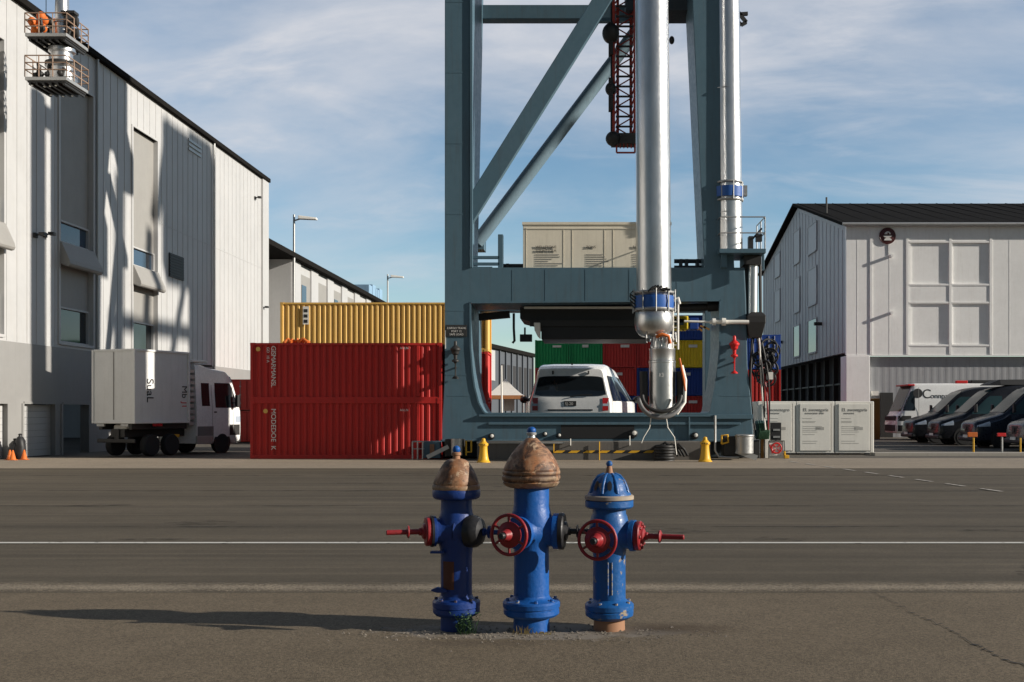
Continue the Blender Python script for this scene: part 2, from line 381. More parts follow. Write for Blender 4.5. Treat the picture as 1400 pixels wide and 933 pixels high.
def rust_mat():
    m, nt, p = new_mat('rusty_bonnet'); L = nt.links.new
    v = coords(nt, world=True); n = noise(nt, 5, 8, .68, v, .6); n2 = noise(nt, 11, 6, .6, v); n3 = noise(nt, 60, 4, .6, v)
    c = mixc(nt, ramp(nt, n, .34, .62), (.16,.066,.027), (.33,.185,.10))
    c = mixc(nt, ramp(nt, n2, .47, .60, 0, .85), c, (.095,.042,.022))
    c = mixc(nt, ramp(nt, noise(nt, 8, 6, .6, coords(nt, (1,1,1.6), world=True, loc=(4,2,1))), .66, .72, 0, .8), c, (.045,.028,.02))
    sv = noise(nt, 9, 6, .65, coords(nt, (1.6,1.6,.22), world=True, loc=(1,7,2)))
    c = mixc(nt, ramp(nt, sv, .50, .62, 0, .75), c, (.26,.095,.030))
    c = mixc(nt, ramp(nt, sv, .40, .30, 0, .8), c, (.045,.024,.016))
    c = mixc(nt, ramp(nt, noise(nt, 6.5, 8, .72, coords(nt, world=True, loc=(2.3,5.1,.7)), .8), .50, .57, 0, .88), c, (.042,.021,.013))
    c = mixc(nt, ramp(nt, noise(nt, 13, 7, .7, coords(nt, world=True, loc=(7.3,1.1,3.7)), .5), .57, .62, 0, .8), c, (.40,.29,.19))
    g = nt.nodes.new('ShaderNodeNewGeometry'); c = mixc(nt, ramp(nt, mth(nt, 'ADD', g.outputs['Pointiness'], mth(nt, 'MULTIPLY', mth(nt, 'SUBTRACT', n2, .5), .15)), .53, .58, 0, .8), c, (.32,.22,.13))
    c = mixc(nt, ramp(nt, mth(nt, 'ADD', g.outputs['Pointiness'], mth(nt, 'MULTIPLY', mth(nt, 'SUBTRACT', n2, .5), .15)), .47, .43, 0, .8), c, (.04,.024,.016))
    c = mixc(nt, ramp(nt, n3, .58, .78, 0, .2), c, (.30,.19,.10))
    L(c, p.inputs['Base Color']); L(ramp(nt, n2, .3, .7, .42, .75), p.inputs['Roughness']); bump(nt, p, mth(nt, 'ADD', n2, mth(nt, 'MULTIPLY', n3, .3)), .35, .012)
    return m
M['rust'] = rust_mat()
M['leaf'] = plain('weed_green', (.018,.058,.010), .7)

def gutter_mat():
    m = asphalt('gravel_gutter', (.20,.165,.12), (.29,.24,.175), patches=.55, grain=.8); nt = m.node_tree; p = nt.nodes['Principled BSDF']; L = nt.links.new
    v = coords(nt, world=True); sep = nt.nodes.new('ShaderNodeSeparateXYZ'); L(v, sep.inputs[0])
    d = mth(nt, 'ABSOLUTE', mth(nt, 'SUBTRACT', sep.outputs[1], 9.26)); n = noise(nt, 40, 5, .8, v); n2 = noise(nt, 1.2, 4, .6, v)
    k = mth(nt, 'ADD', d, mth(nt, 'ADD', mth(nt, 'MULTIPLY', mth(nt, 'SUBTRACT', n, .5), .75), mth(nt, 'MULTIPLY', mth(nt, 'SUBTRACT', n2, .5), .2)))
    L(ramp(nt, k, .06, .30, .95, 0), p.inputs['Alpha']); return m
# ------------------------------------------------------------------ ground
def sheet(name, x0, x1, y0, y1, z, mat):
    return structure(MB().quad((x0,y0,z),(x1,y0,z),(x1,y1,z),(x0,y1,z)).build(name, mat))
sheet('ground', -700, 700, -60, 1800, 0, M['yard'])
sheet('pavement', -60, 60, -20, 9.0, .008, M['pavement'])
def wavy_strip(name, y0, y1, z, mat, amp):
    m = MB(); n = 420
    for i in range(n+1):
        x = -42+84*i/n
        m.v += [(x, y0+amp*(random.random()-.5)+.05*math.sin(x*1.7), z), (x, y1+amp*(random.random()-.5), z)]
    m.f = [(2*i, 2*i+2, 2*i+3, 2*i+1) for i in range(n)]
    return structure(m.build(name, mat))
sheet('road', -120, 120, 9.0, 28.4, .008, M['road'])
wavy_strip('gutter', 8.86, 9.66, .012, gutter_mat(), .04)
sheet('apron', -60, 60, 28.4, 34.6, .012, M['apron'])
for y0, a in ((20.4,.09),(14.1,.05),(25.2,.10),(17.2,.05)): wavy_strip('road_seam', y0, y0+a, .012, M['tar'], a*.9)
m = MB()
for k in range(26):                                                    # old patches and oil marks
    x, y, rx_, ry_ = random.uniform(-13,13), random.choice((random.uniform(9.8,13.8), random.uniform(13.8,26))), random.uniform(.15,.8), random.uniform(.08,.35)
    m.add([(x,y,.0125)]+[(x+rx_*math.cos(t)*random.uniform(.7,1.1), y+ry_*math.sin(t)*random.uniform(.7,1.1), .0125) for t in [2*math.pi*i/18 for i in range(18)]], [(0,i+1,(i+1)%18+1) for i in range(18)])
structure(m.build('oil_stain', M['oil']), 'stuff')
sheet('road_line', -60, 60, 12.30, 12.42, .016, M['line'])
m = MB()
p0, p1 = Vector((6.0, 32.2)), Vector((7.75, 19.55))
d = (p1-p0); nrm = Vector((-d.y, d.x)).normalized()
for k in range(9):
    a = p0+d*(k/9); b = p0+d*((k+.55)/9); w = .05
    m.quad((a.x-nrm.x*w, a.y-nrm.y*w, .02), (a.x+nrm.x*w, a.y+nrm.y*w, .02), (b.x+nrm.x*w, b.y+nrm.y*w, .02), (b.x-nrm.x*w, b.y-nrm.y*w, .02))
structure(m.build('road_marking', M['faint']))
pts = [(1190,808),(1215,822),(1245,838),(1262,848),(1290,858),(1312,870),(1335,884),(1352,893),(1372,903),(1405,914),(1440,925)]
m = MB(); fine = []
for (ax, ay), (bx, by) in zip(pts, pts[1:]):
    for k in range(6):
        t = k/6; px, py = ax+(bx-ax)*t+random.uniform(-3.5,3.5), ay+(by-ay)*t+random.uniform(-1.8,1.8); Y = GY(py); fine.append((WX(px,Y), Y))
for i in range(len(fine)-1):
    a, b = fine[i], fine[i+1]; w = .006+.013*random.random()*min(1, .2+i/45)
    m.quad((a[0]-w*.3,a[1]-w,.0125),(b[0]-w*.3,b[1]-w,.0125),(b[0]+w*.3,b[1]+w,.0125),(a[0]+w*.3,a[1]+w,.0125))
structure(m.build('pavement_crack', M['crack']))
# loose grit round the hydrants
m = MB()
for k in range(420):
    a = random.gauss(-.35, .62); b = random.gauss(7.33, .14); r = random.uniform(.003, .011)
    m.add([(a-r,b-r*.7,.009),(a+r,b-r,.009),(a+r*.8,b+r,.009),(a-r,b+r*.8,.009),(a,b,.009+r*1.1)], [(0,1,4),(1,2,4),(2,3,4),(3,0,4)])
structure(m.build('gravel', M['gutter']), 'stuff')
sheet('yard_kerb', WX(1192, 37), 40, 36.6, 37.2, .10, M['kerb'])
structure(MB().box(WX(1192,37), 40, 36.6, 37.2, -.05, .097).build('kerb', M['kerb']))
bpy.data.objects.remove(bpy.data.objects['yard_kerb'])

# ------------------------------------------------------------------ hydrants
def fillet_nozzle(mb, o, ax, r, l):
    mb.lathe([(r*1.35, .0), (r*1.12, l*.28), (r*1.0, l*.5), (r*1.0, l*.72), (r*1.16, l*.76), (r*1.16, l)], o, ax, 32)
def bolts(parent, n, R0, z0, z1, mat, phase=0):
    for k in range(n):
        t = 2*math.pi*(k+phase)/n
        MB().lathe([(.0115,z0),(.0115,z1-.006),(.008,z1-.003)], (R0*math.cos(t), R0*math.sin(t), 0), (0,0,1), 6).build('bolt', mat, parent, 30, world=False)
def handwheel(root, o, ax, R0=.128):
    ax = Vector(ax).normalized(); o = Vector(o)
    rim = MB().torus(o, ax, R0, .0115, 56, 12)
    u = ax.cross(Vector((0,0,1))).normalized(); v = u.cross(ax)
    for k in range(6):
        t = math.pi*2*k/6+.5; e = u*math.cos(t)+v*math.sin(t); rim.tube(o+e*.05, o+e*R0, .010, .008, 10)
    wh = rim.build('handwheel', M['hred'], root, 40, world=False)
    MB().lathe([(.02,-.05),(.055,-.04),(.084,-.016),(.088,0),(.080,.012),(.048,.022),(.034,.05),(.03,.075),(.026,.08)], o, ax, 32).build('hub', M['hred'], wh, 40, world=False)
    MB().lathe([(.021,.06),(.021,.105),(.017,.11)], o, ax, 14).build('valve_stem', M['iron'], wh, 40, world=False)
def side_valve(root, o, ax, r, mat_cap, mat_stem, l_stem, bolted=False, dome=False):
    ax = Vector(ax).normalized(); o = Vector(o)
    if dome: prof = [(r,-.01),(r*1.02,.03),(r*.98,.055),(r*.80,.085),(r*.45,.10),(.03,.105)]
    else: prof = [(r*.92,-.012),(r,0),(r,.026),(r*.93,.034),(r*.55,.036),(r*.5,.05),(.03,.06)]
    cap = MB().lathe(prof, o, ax, 36).build('nozzle_cap', mat_cap, root, 35, world=False)
    if bolted:
        u = ax.cross(Vector((0,0,1))).normalized(); v = u.cross(ax)
        for k in range(8):
            t = 2*math.pi*k/8; e = u*math.cos(t)+v*math.sin(t)
            MB().lathe([(.012,.026),(.012,.042),(.008,.046)], o+e*r*.78, ax, 6).build('bolt', mat_cap, cap, 30, world=False)
    h = .1 if dome else .055
    st = MB().lathe([(.030,h-.02),(.026,h+.02),(.019,h+.025),(.019,h+l_stem*.36)], o, ax, 16)
    st.lathe([(.019,h+l_stem*.36),(.042,h+l_stem*.365),(.044,h+l_stem*.40),(.030,h+l_stem*.43),(.0175,h+l_stem*.44),(.0175,h+l_stem*.985),(.014,h+l_stem)], o, ax, 16)
    st.build('valve_stem', mat_stem, root, 40, world=False)
    return cap
def weld_wob(a): return lambda t, h: 1+a*math.sin(3*t+h*11)+a*.6*math.sin(7*t+h*23)

def hydrant_middle(loc):
    t = thing('fire_hydrant', 'tallest blue fire hydrant, in the middle, with smooth rusty cone bonnet and red handwheel', 'fire hydrant', loc, 0, 'fire hydrants')
    MB().lathe([(.124,-.03),(.122,.10),(.120,.30),(.118,.56),(.122,.585),(.132,.62),(.139,.66),(.141,.72),(.137,.78),(.126,.825),(.120,.85),(.119,.985)], n=64).build('barrel', M['hyd'], t, 40, world=False)
    fl = MB().lathe([(.122,.098),(.17,.10),(.185,.112),(.190,.118),(.190,.148),(.186,.152),(.186,.158),(.194,.162),(.196,.192),(.188,.204),(.15,.212),(.128,.225),(.121,.24)], n=64).build('flange', M['hyd'], t, 35, world=False)
    bolts(fl, 8, .165, .205, .228, M['hyd'], .3)
    MB().lathe([(.118,.968),(.150,.972),(.178,.985),(.194,1.008),(.186,1.016),(.198,1.024),(.2,1.04),(.198,1.052),(.189,1.058),(.197,1.066),(.196,1.083),(.188,1.089),(.191,1.096),(.187,1.106),(.180,1.125),(.160,1.165),(.134,1.205),(.108,1.238),(.080,1.265),(.058,1.285),(.044,1.30),(.034,1.308)], n=72, wob=weld_wob(.010)).build('bonnet', M['rust'], t, 50, world=False)
    st = MB().lathe([(.034,1.30),(.026,1.312),(.024,1.325),(.033,1.328),(.035,1.341),(.028,1.347)], n=24).build('top_nut', M['galv'], t, 40, world=False)
    MB().ball((0,0,1.358), .031, sz=.85).build('ball_cap', M['hyd'], st, 60, world=False)
    nz = MB(); fillet_nozzle(nz, (.04,0,.675), (1,-.12,0), .105, .15); nz.build('nozzle', M['hyd'], t, 40, world=False)
    side_valve(t, (.192,-.018,.675), (1,-.12,0), .125, M['iron'], M['iron'], .17)
    nz = MB(); fillet_nozzle(nz, (-.03,-.06,.675), (-.5,-.87,0), .095, .11); nz.build('nozzle', M['hyd'], t, 40, world=False)
    handwheel(t, (-.135,-.265,.678), (-.42,-.9,.02), .130)
    return t
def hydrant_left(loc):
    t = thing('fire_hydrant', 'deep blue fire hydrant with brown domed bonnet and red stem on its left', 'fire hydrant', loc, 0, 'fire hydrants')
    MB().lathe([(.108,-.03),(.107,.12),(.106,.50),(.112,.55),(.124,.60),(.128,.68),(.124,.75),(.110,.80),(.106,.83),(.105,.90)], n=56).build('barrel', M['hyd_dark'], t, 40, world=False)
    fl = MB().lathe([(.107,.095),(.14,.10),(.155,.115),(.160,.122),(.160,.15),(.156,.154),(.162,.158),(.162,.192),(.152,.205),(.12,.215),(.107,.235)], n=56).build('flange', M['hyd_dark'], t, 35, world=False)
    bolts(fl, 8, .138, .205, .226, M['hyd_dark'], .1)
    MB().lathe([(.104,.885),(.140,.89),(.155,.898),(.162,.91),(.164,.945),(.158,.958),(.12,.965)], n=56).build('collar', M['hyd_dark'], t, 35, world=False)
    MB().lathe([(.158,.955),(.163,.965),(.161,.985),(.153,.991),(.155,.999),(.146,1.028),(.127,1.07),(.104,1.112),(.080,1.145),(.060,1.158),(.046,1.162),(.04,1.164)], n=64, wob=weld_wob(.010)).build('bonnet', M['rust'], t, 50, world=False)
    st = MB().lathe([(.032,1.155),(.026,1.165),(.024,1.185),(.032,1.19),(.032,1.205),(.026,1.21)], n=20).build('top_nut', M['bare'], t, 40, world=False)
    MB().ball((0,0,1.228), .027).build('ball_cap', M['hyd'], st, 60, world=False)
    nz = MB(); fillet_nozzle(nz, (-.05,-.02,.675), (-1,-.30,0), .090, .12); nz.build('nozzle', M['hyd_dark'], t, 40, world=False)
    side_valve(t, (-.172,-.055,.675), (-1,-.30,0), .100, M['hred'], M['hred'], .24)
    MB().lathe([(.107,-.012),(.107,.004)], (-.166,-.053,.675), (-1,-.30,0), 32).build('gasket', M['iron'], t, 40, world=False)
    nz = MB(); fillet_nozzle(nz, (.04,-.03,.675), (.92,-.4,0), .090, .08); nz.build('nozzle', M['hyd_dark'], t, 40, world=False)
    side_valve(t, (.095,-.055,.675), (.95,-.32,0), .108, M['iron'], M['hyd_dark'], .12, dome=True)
    MB().box(-.165,-.07,-.11,-.05,.530,.546).build('bracket', M['hyd_dark'], t, bevel=.004, world=False)
    lug = MB().loft([[(-.165,-.07,.272),(-.165,-.055,.272),(-.165,-.055,.280),(-.165,-.07,.280)], [(-.12,-.09,.262),(-.12,-.05,.262),(-.12,-.05,.30),(-.12,-.09,.30)], [(-.05,-.115,.268),(-.05,-.05,.268),(-.05,-.05,.285),(-.05,-.115,.285)]])
    lug.build('bracket', M['hyd_dark'], t, bevel=.003, world=False)
    pl = MB().grid(lambda u, v: (.1085*math.sin(R(-48+46*u)), -.1085*math.cos(R(-48+46*u)), .285+.19*v), 8, 2)
    pl.build('rust_patch', M['rust_deep'], t, 60, world=False)
    return t
def hydrant_right(loc):
    t = thing('fire_hydrant', 'shortest blue fire hydrant with ribbed blue dome, rusty foot and red stem on its right', 'fire hydrant', loc, 0, 'fire hydrants')
    MB().lathe([(.108,-.03),(.107,.02),(.105,.09)], n=48).build('foot', M['bare'], t, 40, world=False)
    b = MB().lathe([(.104,.08),(.112,.17),(.111,.50),(.118,.55),(.132,.60),(.138,.665),(.134,.73),(.122,.775),(.114,.79),(.113,.835)], n=56)
    b.build('barrel', M['hyd_worn'], t, 40, world=False)
    g = MB()
    for a in (-6, 8): g.tube((.112*math.sin(R(a)), -.112*math.cos(R(a)), .25), (.112*math.sin(R(a)), -.112*math.cos(R(a)), .47), .005, n=8)
    g.build('seam', M['hyd'], t, 40, world=False)
    fl = MB().lathe([(.106,.072),(.13,.075),(.15,.09),(.163,.098),(.166,.128),(.160,.133),(.160,.138),(.167,.142),(.167,.172),(.157,.182),(.13,.195),(.112,.21)], n=56, wob=weld_wob(.004)).build('flange', M['hyd_worn'], t, 35, world=False)
    bolts(fl, 8, .142, .18, .203, M['hyd_worn'], .4)
    MB().lathe([(.112,.825),(.15,.828),(.160,.835),(.165,.842),(.165,.880),(.158,.884),(.12,.888)], n=56).build('collar', M['hyd_worn'], t, 35, world=False)
    MB().lathe([(.158,.884),(.168,.890),(.168,.912),(.160,.918),(.12,.92)], n=56).build('gasket', M['bandy'], t, 35, world=False)
    dm = MB().lathe([(.150,.916),(.146,.93),(.134,.945),(.128,.965),(.120,.99),(.108,1.015),(.090,1.04),(.066,1.058),(.038,1.066),(.028,1.068)], n=64).build('bonnet', M['hyd_worn'], t, 45, world=False)
    for k in range(8):
        a = 2*math.pi*(k+.5)/8; e = Vector((math.cos(a), math.sin(a), 0)); q = [e*.136+Vector((0,0,.932)), e*.125+Vector((0,0,.965)), e*.108+Vector((0,0,1.008)), e*.078+Vector((0,0,1.046)), e*.04+Vector((0,0,1.064))]
        MB().path(q, [.014,.015,.014,.012,.008], 12).build('rib', M['hyd_worn'], dm, 60, world=False)
        a = 2*math.pi*k/8; e = Vector((math.cos(a), math.sin(a), 0)); f = Vector((-e.y, e.x, 0))
        s = MB(); cen = e*.124+Vector((0,0,.985)); up = Vector((-e.x*.38, -e.y*.38, .92)); nn = f.cross(up)
        s.add([cen+nn*0.004]+[cen+nn*0.003+f*.016*math.cos(2*math.pi*i/20)+up*.036*math.sin(2*math.pi*i/20) for i in range(20)], [(0,i+1,(i+1)%20+1) for i in range(20)])
        if k in (5,6): s.build('slot', M['iron'], dm, 60, world=False)
    st = MB().lathe([(.03,1.06),(.024,1.075),(.020,1.10),(.016,1.115)], n=18).build('top_nut', M['bare'], t, 40, world=False)
    MB().ball((0,0,1.13), .022).build('ball_cap', M['hyd_worn'], st, 60, world=False)
    nz = MB(); fillet_nozzle(nz, (.05,-.02,.645), (1,-.28,0), .092, .13); nz.build('nozzle', M['hyd_worn'], t, 40, world=False)
    side_valve(t, (.185,-.058,.645), (1,-.28,0), .100, M['hred'], M['hred'], .27, bolted=True)
    nz = MB(); fillet_nozzle(nz, (-.02,-.05,.64), (-.3,-.95,0), .09, .12); nz.build('nozzle', M['hyd_worn'], t, 40, world=False)
    handwheel(t, (-.085,-.265,.64), (-.28,-.95,.02), .126)
    return t
M['rust_deep'] = paint('rust_patch', (.10,.035,.02), .8, amt=.5, scale=9)
M['bandy'] = paint('sandy_gasket', (.33,.27,.20), .7, amt=.5, dirt=(.02,.07,.2), scale=9)
HX = lambda px: (px-PX)/200.
hydrant_left((HX(624), 7.50, .008)); hydrant_middle((HX(727), 7.47, .008)); hydrant_right((HX(833), 7.50, .008))
# weeds
m = MB()
for k in range(230):
    o = Vector((HX(641)+random.gauss(0,.028), 7.335+random.gauss(0,.02), .008)); h = random.uniform(.03,.16); d = Vector((random.gauss(0,.25), random.gauss(-.15,.25), 1)).normalized(); p = o+d*h
    s = Vector((random.uniform(-1,1), random.uniform(-1,1), random.uniform(-.4,.4))).normalized()*random.uniform(.005,.013); q = s.cross(d).normalized()*random.uniform(.003,.006)
    m.add([p-s, p+q, p+s, p-q+d*.006], [(0,1,2,3)])
    if k % 4 == 0: m.tube(o, p, .0014, .001, 4, False)
tag(m.build('weed', M['leaf']), 'small green weed growing at the foot of the deep blue hydrant', 'weed')
def tuft(px, Y, n, h, label):
    m = MB()
    for k in range(n):
        o = Vector((HX(px)+random.gauss(0,.035), Y+random.gauss(0,.012), .008)); d = Vector((random.gauss(0,.35), random.gauss(-.3,.25), 1)).normalized(); hh = h*random.uniform(.35,1); w = .0028
        m.add([o+Vector((-w,0,0)), o+Vector((w,0,0)), o+d*hh*.6+Vector((w*.7,0,0)), o+d*hh+Vector((d.x*.03,0,-.01)), o+d*hh*.6-Vector((w*.7,0,0))], [(0,1,2,3,4)])
    tag(m.build('grass_tuft', M['straw']), label, 'grass')
tuft(720, 7.33, 26, .085, 'dry straw tuft at the foot of the tallest hydrant, on its left side')
tuft(742, 7.335, 34, .035, 'low dry straw fringe at the foot of the tallest hydrant, on its right side')

# ------------------------------------------------------------------ shipping containers
_cc = {}
def cmesh(key, fn):
    if key not in _cc: _cc[key] = fn()
    return _cc[key]
def corrugated(L, Wd, z0, z1, pitch, depth):
    def side(a, b, nx):
        d = (b-a); n = max(3, round(d.length/pitch)); out = []; e = d/n
        for i in range(n):
            q = a+e*i
            for t, k in ((0.0,0),(.30,0),(.50,1),(.80,1)): out.append(q+e*t-nx*depth*k)
        return out
    x, y = L/2, Wd/2; ring = []
    for a, b, nx in (((-x,-y),(x,-y),(0,-1)),((x,-y),(x,y),(1,0)),((x,y),(-x,y),(0,1)),((-x,y),(-x,-y),(-1,0))):
        ring += side(Vector(a), Vector(b), Vector(nx))
    n = len(ring); m = MB()
    m.add([(p.x,p.y,z0) for p in ring]+[(p.x,p.y,z1) for p in ring], [(i,(i+1)%n,n+(i+1)%n,n+i) for i in range(n)])
    return m
def container(label, loc, rz, L, Wd, H, mat, group, doors=False, pitch=.2):
    t = thing('shipping_container', label, 'container', loc, rz, group)
    key = (round(L,2), round(Wd,2), round(H,2), mat.name, doors)
    def make():
        a = corrugated(L-.10, Wd-.06, .10, H-.07, pitch, .045).build('wall_panel', mat, None)
        f = MB(); x, y, p = L/2, Wd/2, .09
        for sx in (-1,1):
            for sy in (-1,1):
                f.box(sx*x, sx*(x-p), sy*y, sy*(y-p), .0, H-.006)
                for zz in (0, H-.09): f.box(sx*(x+.003), sx*(x-.14), sy*(y+.003), sy*(y-.12), zz, zz+.09)
        for sy in (-1,1):
            f.box(-x+p, x-p, sy*(y-.01), sy*(y-.06), -.012, .12); f.box(-x+p, x-p, sy*(y-.01), sy*(y-.06), H-.08, H-.007)
        for sx in (-1,1):
            f.box(sx*x, sx*(x-.06), -y+p, y-p, .03, .12); f.box(sx*x, sx*(x-.06), -y+p, y-p, H-.08, H-.02)
        f = f.build('frame', mat, None, bevel=.006)
        r = MB().box(-x+.05, x-.05, -y+.05, y-.05, H-.05, H-.025).build('roof', mat, None)
        objs = [a, f, r]
        if doors:
            for s in (-1, 1):
                d = MB().box(-x-.012, -x+.02, s*.015, s*(y-.1), .13, H-.09).build('door', mat, None, bevel=.004); objs.append(d)
                g = MB()
                for q in (.3, .7):
                    yy = s*(.02+(y-.12)*q); g.tube((-x-.03, yy, .1), (-x-.03, yy, H-.08), .014, n=8)
                    for zz in (.35, H*.5, H-.35): g.box(-x-.05, -x-.015, yy-.04, yy+.04, zz-.02, zz+.02)
                g = g.build('lock_rod', M['galv'], None); g.parent = d; g['x'] = 1
        return objs
    if key not in _cc:
        _cc[key] = make(); objs = _cc[key]
        for o in objs: o.parent = t
    else:
        for o in _cc[key]:
            c = o.copy(); C.objects.link(c); c.parent = t
            for g in o.children: q = g.copy(); C.objects.link(q); q.parent = c
    return t
CH = 1.80
YA = 34.05
xa0, xa1 = WX(342, YA), WX(604, YA)
LA = xa1-xa0; ca = (xa0+xa1)/2; CW = 1.62
G1 = 'red containers stacked beside the crane'
lo = container('lower dark red container beside the white truck, white vertical lettering near its left end', (ca, YA+CW/2, .012), 0, LA, CW, CH, M['red_c'], G1)
up = container('upper dark red container beside the white truck, carrying a long white vertical name', (ca, YA+CW/2, CH+.016), 0, LA, CW, CH, M['red_c'], G1)
text('GISMARMANSL', .205, (-LA/2+.66, -CW/2-.014, 1.70), (0,0,-1), (1,0,0), M['inkw'], up, world=False, spacing=.92)
text('GD  10 A', .12, (-LA/2+.52, -CW/2-.014, 1.66), (0,0,-1), (1,0,0), M['inkw'], up, world=False)
text('MODEDOE  K', .21, (-LA/2+.66, -CW/2-.014, 1.56), (0,0,-1), (1,0,0), M['inkw'], lo, world=False, spacing=1.0)
for o, z in ((up, 1.60), (lo, 1.48)):
    text('A0.LN', .10, (LA/2-1.30, -CW/2-.014, z), (1,0,0), (0,0,1), M['inkw'], o, world=False)
    MB().lathe([(.07,0),(.07,.012)], (-LA/2+(.25 if o is up else .48), -CW/2-.004, z), (0,-1,0), 16).build('badge', M['yellow_c'], o, 40, world=False)
for o in (lo, up): MB().box(LA/2-.78, LA/2-.69, -CW/2-.006, -CW/2+.06, .13, CH-.09).build('post', M['red_c'], o, bevel=.006, world=False)
YY = 41.4
CH2 = 1.86
xy0, xy1 = WX(383, YY), WX(667, YY)
LY = xy1-xy0; cy = (xy0+xy1)/2
container('lower long red container behind the front red stacks, under the ochre one', (cy, YY+CW/2, .012), 0, LY, CW, CH2, M['red_d'], G1)
container('upper long red container directly under the ochre container', (cy, YY+CW/2, CH2+.016), 0, LY, CW, CH2, M['red_d'], G1)
yc = container('long ochre yellow container on top of the stack left of the crane', (cy, YY+CW/2, 2*CH2+.02), 0, LY, CW, CH2, M['yellow_c'], None)
pl = MB().box(-LY/2+.86, -LY/2+1.08, -CW/2-.004, -CW/2-.016, 1.02, 1.70).build('label_plate', M['panelw'], yc, world=False)
for k in range(3): MB().box(-LY/2+.90, -LY/2+1.04, -CW/2-.018, -CW/2-.022, 1.08+k*.2, 1.20+k*.2).build('print', M['ink'], pl, world=False)
# orange bundle lying on the red stack
m = MB(); bx, by, bz = WX(401, 35), 35.0, 2*CH+.02
for k in range(7):
    a = random.uniform(-.35,.3); m.path([(bx+a, by+random.uniform(-.2,.2), bz+.03), (bx+a+.12, by-.1, bz+.12+random.uniform(0,.12)), (bx+a+.26, by+random.uniform(-.2,.2), bz+.05)], .05, 8)
tag(m.build('strap_bundle', M['orange'], None, 60), 'bundle of orange straps lying on top of the red containers', 'straps')
# red containers behind the truck
YR = 52.
G2 = 'red containers behind the white truck'
rx0, rx1 = WX(306, YR), WX(352, YR)
for k, lab in enumerate(('bottom red container glimpsed between the white truck and the red stack', 'middle red container glimpsed between the white truck and the red stack')):
    container(lab, ((rx0+rx1)/2+.3, YR+2.4, .012+k*1.5), R(90), 4.8, rx1-rx0+.6, 1.5, M['red_d'], G2, doors=True)

# back stack seen through the crane portal
YB = 71.; bw = 46.5*YB/1500; G3 = 'containers stacked in the yard behind the crane'
bank_h = WZ(465, YB)-3*CH-.02
structure(MB().box(WX(726,YB), WX(970,YB), YB-.1, YB+5, -.05, bank_h).build('platform', M['concrete']))
cols = [('green','red','blue'),('green','blue','red'),('red','red','blue'),('red','blue','red'),('yellow','blue','red')]
mats = {'green':M['green_c'],'red':M['red_d'],'blue':M['blue_c'],'yellow':M['yellow_d']}
colname = ['leftmost column', 'second column from the left', 'third column from the left', 'column half behind the silver pipe', 'rightmost column']
rowname = ['top', 'middle', 'bottom']
for i, col in enumerate(cols):
    for j, cn in enumerate(col):
        x = WX(731,YB)+bw*(i+.5)
        c = container('%s container, %s row, %s of the far stack' % (cn, rowname[j], colname[i]) if i < 4 else '%s container in the rightmost column of the far stack, %s' % (cn, ('second from top','third from top','at the bottom')[j]),
                      (x, YB+2.3, bank_h+(2-j)*(CH+.006)), R(90), 4.6, bw-.04, CH, mats[cn], G3)
        if cn in ('green','blue','yellow','red'):
            MB().box(-2.3-.012, -2.3-.02, (-.18 if (i+j) % 2 else -.62), (.22 if (i+j) % 2 else -.06), 1.32, 1.50 if i else 1.46).build('label_plate', M['panelw'], c, world=False)
        if i == 4 and j == 0:
            container('dark blue container on top of the rightmost far column, above the yellow one', (x, YB+2.3, bank_h+3*(CH+.006)), R(90), 4.6, bw-.04, CH*.9, M['blue_c'], G3)
# stack right of the crane
YS = 56.; G4 = 'containers between the crane and the white shed'
sx = WX(1045, YS); sw = WX(1068,YS)-WX(1022,YS)
container('bottom red container right of the crane, hidden below the white cabinets', (sx, YS+2.4, .012), R(90), 4.6, sw, CH-.03, M['red_c'], G4)
container('bright red container right of the crane, under the blue one', (sx, YS+2.4, CH), R(90), 4.6, sw, CH, M['red_c'], G4)
container('blue container right of the crane with pale door rods, on a red one', (sx, YS+2.4, 2*CH+.01), R(90), 4.6, sw, CH, M['blue_c'], G4, doors=True)

# ------------------------------------------------------------------ portal crane
YC = 34.1
def cx(px): return WX(px, YC)
def cz(py): return WZ(py, YC)
crane = thing('portal_crane', 'huge blue grey portal crane standing across the middle of the yard', 'crane', (cx(820), YC, 0))
ZT = 19.0
D1 = YC+2.6
outer = [(604,604),(603,590),(606,545),(608,500),(608,366),(1018,366),(1020,409),(1022,500),(1028,562),(1030,604)]
hole = [(643,414),(984.5,411),(984,476),(981,505),(977.5,530),(971,563),(968,565.5),(664,565.5),(661,563),(654.5,551),(649,530),(646,509),(643.4,476)]
P = lambda l: [(cx(a), cz(b)) for a, b in l]
MB().prism([P(outer), P(hole)], YC, D1).build('portal_frame', M['crane'], crane, bevel=.025)
# welded edge strip round the opening
e = MB(); hp = P(hole)
for a, b in zip(hp, hp[1:]+hp[:1]): e.beam((a[0],YC-.012,a[1]), (b[0],YC-.012,b[1]), .05, .05, up=(0,1,0))
e.build('edge_strip', M['crane'], crane)
